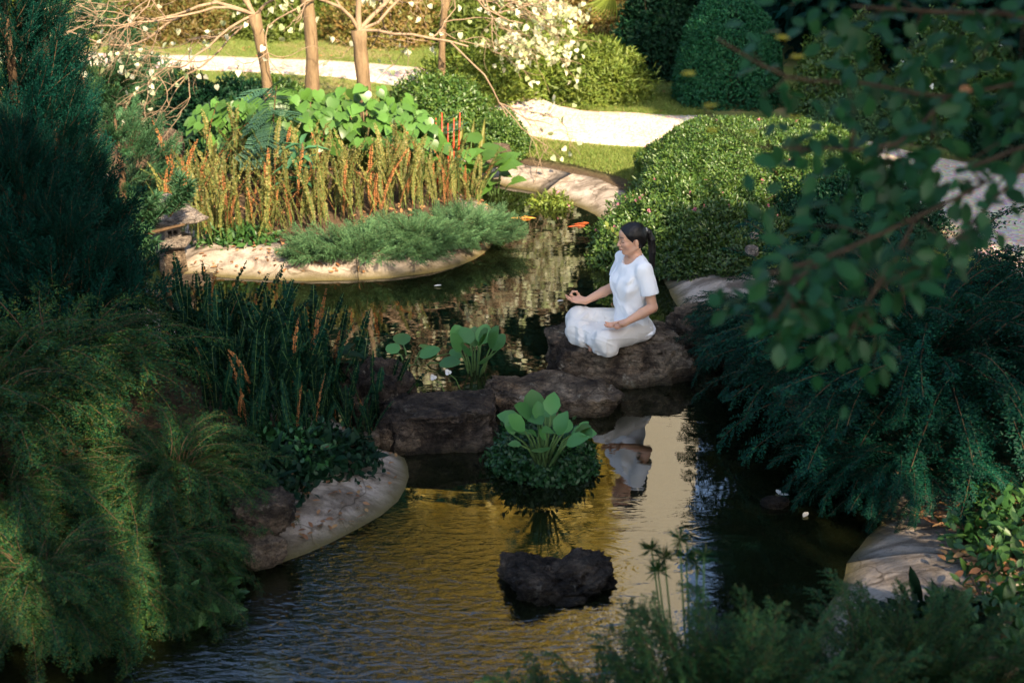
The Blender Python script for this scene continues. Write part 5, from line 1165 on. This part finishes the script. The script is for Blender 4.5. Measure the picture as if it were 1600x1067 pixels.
# ------------------------------------------------------------------ koi
def koi(label, px, py, L, yaw, mat, z=-.02, seed=0):
    x, y = at(px, py, z); mb = MB(); n = 16; t = np.linspace(0, 1, n); bend = .08 * np.sin(t * 5 + seed)
    P = np.stack([(.5 - t), bend, 0 * t], -1); w = .085 * np.sin(np.pi * np.clip(t * .9 + .06, 0, 1)) ** .7 * (1 - .55 * t) + .008
    V, F = tube(P, w, 10); c = np.repeat(P, 10, 0); V = c + (V - c) * [1, .85, 1.05]
    mb.add(V, F); root = thing('koi', label, 'fish', (x, y, z)); root.rotation_euler = (0, 0, yaw); root.scale = (L, L, L)
    mb.obj('body', M[mat], root)
    def fin(pts, name): 
        pts = np.array(pts, float); V = np.concatenate([pts + [0, 0, .004], pts - [0, 0, .004]]); n = len(pts); q = np.arange(n); q2 = (q + 1) % n
        MB().add(V, [np.array([list(range(n))]), np.array([[n + i for i in range(n)][::-1]]), np.stack([q, n + q, n + q2, q2], -1)]).obj(name, M[mat], root, False)
    e = P[-1]; fin([e + [.05, .01, 0], e + [-.16, .07, .02], e + [-.11, 0, 0], e + [-.17, -.05, -.02], e + [.05, -.01, 0]], 'tail_fin')
    for s in (1, -1): fin([(.26, s * .06, -.02), (.13, s * .17, -.03), (.09, s * .13, -.03), (.18, s * .06, -.02)], 'side_fin')
    v = np.array([(.12, .0, .075), (.0, .0, .12), (-.16, .0, .085), (-.2, 0, .05)]) + [0, .02, 0]; V = np.concatenate([v + [0, .004, 0], v - [0, .004, 0]])
    MB().add(V, np.array([[0, 1, 2, 3], [7, 6, 5, 4], [0, 4, 5, 1], [1, 5, 6, 2], [2, 6, 7, 3]])).obj('back_fin', M[mat], root, False)
koi('long golden-orange koi gliding just under the surface off the island tip', 820, 343, .30, R(168), 'koi', -.012, 1)
koi('red-orange koi in the dark reflection near the hedge, crossing another', 905, 356, .26, R(184), 'koi_red', -.014, 2)
koi('dim red koi behind the crossing pair, pointing away', 912, 352, .26, R(205), 'koi_red', -.016, 3)

# ------------------------------------------------------------------ blurred branch hanging in front, from a tree outside the frame
fb = [leaf_mesh(T_LEAF, 'tree', w) for w in (.62, .52)]
root = thing('overhanging_branch_tree', 'tree whose out-of-focus leafy branch hangs across the shaded hedge', 'tree', (3.1, 2.6, gz1(3.1, 2.6))); r = rs(930); org = np.array(root.location)
MB().add(*tube(np.array([[0, 0, -.2], [.05, 0, 1.5], [.0, .05, 3.0], [-.1, .1, 4.6]]), [.16, .13, .11, .07], 9)).obj('trunk', M['bark_dark'], root)
for k in range(34):  # unseen crown clumps, added sunward to shade the hanging branch
    g_ = np.array([r.uniform(.5, 1.75), r.uniform(2.9, 3.5), 2.5]); q = g_ + TO_SUN * r.uniform(2.6, 5.2) - org
    put(cl_tree[r.randint(4)], 'shading_crown_branch', root, tuple(q), (r.normal(0, .3), r.normal(0, .3), r.uniform(0, 6.3)), r.uniform(.6, .9))
start = np.array([3.05, 2.68, 3.3])
main = [np.array(p) for p in (start, at_y(1640, 215, 3.25), at_y(1540, 285, 3.25), at_y(1430, 340, 3.2), at_y(1300, 398, 3.15), at_y(1190, 430, 3.1))]
second = [np.array(p) for p in (start + [0, .05, .1], at_y(1640, 120, 3.4), at_y(1480, 150, 3.4), at_y(1350, 130, 3.4), at_y(1230, 120, 3.35), at_y(1120, 60, 3.3))]
third = [main[1], np.array(at_y(1575, 290, 3.2)), np.array(at_y(1520, 345, 3.15)), np.array(at_y(1478, 388, 3.1))]
fourth = [second[2], np.array(at_y(1400, 225, 3.3)), np.array(at_y(1290, 232, 3.3)), np.array(at_y(1170, 225, 3.3)), np.array(at_y(1100, 170, 3.3))]
sixth = [main[3], np.array(at_y(1390, 420, 3.15)), np.array(at_y(1350, 480, 3.1)), np.array(at_y(1325, 530, 3.1))]
seventh = [main[4], np.array(at_y(1240, 440, 3.1)), np.array(at_y(1225, 475, 3.05)), np.array(at_y(1200, 500, 3.05))]
fifth = [second[1], np.array(at_y(1600, 30, 3.5)), np.array(at_y(1480, 20, 3.5)), np.array(at_y(1330, 10, 3.5))]
for Pb, ra in ((main, .012), (second, .010), (third, .006), (fourth, .006), (fifth, .010), (sixth, .006), (seventh, .006)):
    C = catmull(np.array(Pb), .06, False); MB().add(*tube(C - org, np.linspace(ra, ra * .35, len(C)), 6)).obj('branch', M['bark_dark'], root)
def leafy(line, n, sp_, sz, lo=.2, hi=1.0, cnt=[0]):
    C = catmull(np.array(line), .05, False); tw = MB()
    for k in range(n):
        i = int((lo + (hi - lo) * r.rand()) * (len(C) - 1)); p = C[i]; q = p + r.normal(0, sp_, 3) * [1.1, .6, 1] + [0, 0, -sp_ * .4]
        for j in range(3):
            if cnt[0] >= 298: break
            cnt[0] += 1
            d = norm(np.array(q - p) + r.normal(0, .08, 3) + [0, 0, -.05]); nn = np.array([r.normal(0, .4), -.5 + r.normal(0, .4), .8])
            leaves_part(root, fb, 'leaf', [q - org + r.normal(0, .02, 3)], [d], [nn], [.058 * sz * r.uniform(.75, 1.25)], r)
        tw.add(*tube(np.array([p, (p + q) / 2 + r.normal(0, .01, 3), q]) - org, [.003, .002, .001], 4))
    tag(tw.obj('twigs', M['bark_dark'], root), kind='stuff')
leafy(main, 26, .075, 1.0, .5); leafy(third, 4, .03, .9, .75); leafy(sixth, 12, .06, 1.0, .2); leafy(seventh, 12, .035, 1.0, .2); leafy(second, 16, .085, 1.05, .2, .7); leafy(second, 4, .04, .9, .8); leafy(fourth, 10, .055, 1.0, .1, .6); leafy(fourth, 5, .03, .9, .6); leafy(fifth, 12, .07, 1.1, .2)
# the many further leaves behind those, too blurred and crowded to pick apart
pos, dd_ = [], []
for line, n, sp_, lo_, hi_ in ((main, 150, .07, .5, 1), (second, 330, .10, .1, .68), (fourth, 190, .075, .05, .5), (fifth, 300, .11, .1, 1), (third, 14, .03, .75, 1), (sixth, 90, .055, .1, .9), (seventh, 60, .04, .1, 1)):
    C = catmull(np.array(line), .05, False); i = (len(C) * r.uniform(lo_, hi_, n)).astype(int).clip(0, len(C) - 1); q = C[i] + r.normal(0, sp_, (n, 3)) * [1.2, .8, 1] + [0, .05, -sp_ * .3]
    pos.append(q - org); dd_.append(q - C[i] + r.normal(0, .06, (n, 3)))
pos = np.concatenate(pos); n = len(pos)
tag(MB().add(*scatter(T_LEAF, pos, np.concatenate(dd_), r.normal(0, .4, (n, 3)) + [0, -.5, .8], .055 * r.uniform(.7, 1.2, n), .032)).obj('foliage', M['tree'], root), kind='stuff')
for k, (px, py) in enumerate([(1075, 118), (1222, 62), (1246, 92), (1112, 207), (1172, 208), (1242, 186), (1110, 168)]):
    p = np.array(at_y(px, py, 3.28)) - org; n = 7; a = np.arange(n) / n * 6.28
    MB().add(*scatter(T_ROUND, np.tile(p, (n, 1)), np.stack([np.cos(a), np.sin(a), np.full(n, .45)], -1) + r.normal(0, .15, (n, 3)), np.tile([0, -.2, 1.], (n, 1)), .019, .012)).obj('flower', M['yellow_flower'], root)
p = np.array(at_y(1498, 140, 3.3)) - org; leaves_part(root, [leaf_mesh(T_LEAF, 'litter', .6)], 'leaf', [p], [(1, .1, 0)], [(0, -.8, .6)], [.035], r)
# palm frond tips hanging in at the top
root = thing('palm', 'fan of green palm leaf tips hanging before the dark gap', 'palm', (1.9, 18.9, gz1(1.9, 18.9))); r = rs(940); org = np.array(root.location); tip = np.array(at_y(950, -14, 17.2)) - org
MB().add(*tube(np.array([[0, 0, -.1], [.05, 0, 1], [0, -.1, 2.1]]), [.09, .075, .07], 8)).obj('trunk', M['bark_dark'], root)
blade = MB().add(T_LANCE[0] * [1, .10, 1], T_LANCE[1]).mesh('leaf', M['sunny'])
for a0, e in ((tip, 11),):
    MB().add(*tube(np.array([[0, -.1, 2.05], (a0 + [0, -.1, 2.3]) / 2 + [0, 0, .15], a0]), [.018, .014, .01], 5)).obj('leaf_stalk', M['stem_green'], root)
    for k in range(e):
        a = -2.3 + 1.5 * k / e; put(blade, 'leaf', root, tuple(a0), (0, -a, 0), .34)

# ------------------------------------------------------------------ papyrus, litter, grass, floating bits, timber edging
root = thing('papyrus', 'thin papyrus stems with feathery umbels before the pale reflection', 'plant', (.72, 4.25, gz1(.72, 4.25))); r = rs(950); org = np.array(root.location)
for px, py in ((1018, 858), (1038, 872), (1062, 842), (1072, 868), (1088, 880), (1100, 868), (1028, 892)):
    tp = np.array(at_y(px, py, 4.5 + r.uniform(-.15, .15))) - org; st = put(MB().add(*tube(np.array([[r.uniform(-.06, .06), r.uniform(-.06, .06), 0], tp * [.7, .7, .5], tp]), [.005, .004, .003], 4)).mesh('stalk', M['stem_green']), 'stalk', root)
    n = 34; d = rdir(r, n) * [1, 1, .8] + [0, 0, .35]; MB().add(*scatter(T_DIA, np.tile(tp, (n, 1)), d, rdir(r, n), .058 * r.uniform(.8, 1.1, n), .005)).obj('umbel', M['weep'], st)
def litter(name, label, n, area, size, mat='litter', seed=0, lift=.012, z=None):
    r = rs(seed); X = r.uniform(area[0], area[1], n * 3); Y = r.uniform(area[2], area[3], n * 3); keep = (shore(X, Y) > .03) & (fbm(np.stack([X, Y, 0 * X], -1) * 2.5, 3, seed) > -.05)
    X, Y = X[keep][:n], Y[keep][:n]; Z = gz(X, Y) + lift; d = rdir(r, len(X)) * [1, 1, .2]
    o = MB().add(*scatter(T_LEAF, np.stack([X, Y, Z], -1), d, rdir(r, len(X)) * .5 + [0, 0, 1], size * r.uniform(.6, 1.3, len(X)), size * .5)).obj(name, M[mat]); return tag(o, label, 'fallen leaves', kind='stuff')
litter('leaf_litter', 'dry orange-brown leaves fallen under the golden ferns', 900, (-3.0, -.1, 10.5, 13.2), .05, seed=1)
litter('leaf_litter', 'sunlit orange leaf litter at the corner by the concrete slab', 600, (2.0, 3.2, 4.5, 6.4), .062, seed=2, lift=.06)
litter('leaf_litter', 'scattered brown leaves on the lawn under the bare trees', 700, (-6, 2.2, 14, 22), .055, seed=3)
litter('leaf_litter', 'brown leaves scattered on the concrete by the dark ferns', 170, (-1.6, -.4, 6.2, 7.6), .04, seed=4, lift=.02)
def grass(label, n, area, L, cond, seed):
    r = rs(seed); X = r.uniform(area[0], area[1], n); Y = r.uniform(area[2], area[3], n); k = cond(X, Y) & (shore(X, Y) > .58); X, Y = X[k], Y[k]
    d = rdir(r, len(X)) * .6 + [0, 0, .8]; o = MB().add(*scatter((np.array([[0, .5, 0], [0, -.5, 0], [1, 0, 0]]), np.array([[0, 1, 2]])), np.stack([X, Y, gz(X, Y) - .004], -1), d, rdir(r, len(X)), L * r.uniform(.5, 1.3, len(X)), .009)).obj('grass', M['grass'])
    return tag(o, label, 'grass', kind='stuff')
pl_ = catmull(np.array([(-9, 19.5), (-5, 18.6), (-2.6, 18.1), (-1.0, 17.3), (.2, 15.35), (1.1, 14.75), (2.1, 14.35), (3.2, 13.0), (4.1, 11.6), (4.7, 10.2), (5.4, 8.4)]), .25, False); pw_ = np.interp(np.linspace(0, 1, len(pl_)), np.linspace(0, 1, 10), [1.5, 1.6, 1.5, 1.2, 1.15, 1.25, 1.6, 2.1, 2.4, 2.4])
def offpath(X, Y):
    out = np.ones(len(X), bool)
    for s in range(0, len(X), 20000):
        dd = np.sqrt((X[s:s + 20000, None] - pl_[:, 0]) ** 2 + (Y[s:s + 20000, None] - pl_[:, 1]) ** 2); out[s:s + 20000] = (dd > pw_ * .5 * .97).all(1)
    return out
grass('short sunlit lawn grass between the pale rim and the white gravel', 60000, (-.3, 2.2, 12.6, 16.4), .045, offpath, 11)
grass('sunlit lawn grass under the bare trees beyond the island', 60000, (-6, 3, 16, 22), .05, offpath, 12)
grass('shaded lawn grass beside the gravel and the dark weeping shrub', 50000, (2.6, 5, 8.6, 13.5), .05, offpath, 13)
for k, (px, py, lb) in enumerate([(1213, 766, 'white petal floating beside the little dark stone'), (1233, 775, 'white petal floating toward the weeping shrub edge'), (1262, 801, 'pale petal drifting on the dark water apart from the other two'), (871, 472, 'pale leaf floating behind the woman\'s outstretched hand'), (690, 447, 'curled pale leaf floating near the island rim')]):
    x, y = at(px, py, .006); r = rs(960 + k); V, F = T_LEAF; o = MB().add(V * [1, .5, .6], F).obj('petal', M['flower']); o.location = (x, y, .012); o.scale = (.06,) * 3; o.rotation_euler = (0, 0, r.uniform(0, 6)); tag(o, lb, 'petal')
for k, (px, py, lb) in enumerate([(700, 582, 'white three-petalled flower on the upper thin stalk by the boulders'), (677, 590, 'white flower on the lower thin stalk by the boulders')]):
    x, y = at(px, py, .1); root = thing('white_flower', lb, 'flower', (x, y, 0)); a = np.arange(3) * 2.1
    MB().add(*tube(np.array([[.1, -.05, -.05], [.05, -.02, .06], [0, 0, .1]]), [.004, .003, .002], 4)).obj('stem', M['stem_green'], root)
    MB().add(*scatter(T_ROUND, np.tile([0, 0, .1], (3, 1)), np.stack([np.cos(a), np.sin(a) * .6 - .3, np.sin(a) * .6 + .3], -1), np.tile([0, -1, .5], (3, 1)), .024, .024)).obj('petals', M['flower'], root)
v, ff = bx((0, 0, 0), (.22, .07, .06)); x, y = at(1520, 1050, .35); o = MB().add(v, ff).obj('edging_block', M['stem'], None, False); o.location = (x, y, gz1(x, y) + .07); o.rotation_euler = (0, 0, R(38)); tag(o, 'brown edging block half buried in creepers at the picture corner', 'edging'); md = o.modifiers.new('bevel', 'BEVEL'); md.width = .012; md.segments = 2
# small leafy twigs of the hedge reaching over the water behind the woman's face
tw_leaf = [leaf_mesh(T_LEAF, 'sunny', .6)]
root = thing('hedge_twig', 'thin twig with a few yellow-green leaves reaching over the water before the woman', 'twig', (1.05, 9.9, .2)); r = rs(970)
for path_ in ([[0, 0, 0], [-.12, -.02, .16], [-.26, -.05, .30], [-.36, -.05, .40]], [[0, 0, 0], [-.1, -.1, .05], [-.24, -.18, .02], [-.36, -.22, -.06]]):
    C = catmull(np.array(path_, float), .03, False); tw = MB().add(*tube(C, np.linspace(.005, .002, len(C)), 4)).obj('stem', M['stem'], root)
    for i in range(4, len(C)):
        leaves_part(root, tw_leaf, 'leaf', [C[i]], [norm(C[i] - C[i - 2]) + r.normal(0, .6, 3)], [(0, -.6, .8)], [.055 * r.uniform(.8, 1.2)], r)
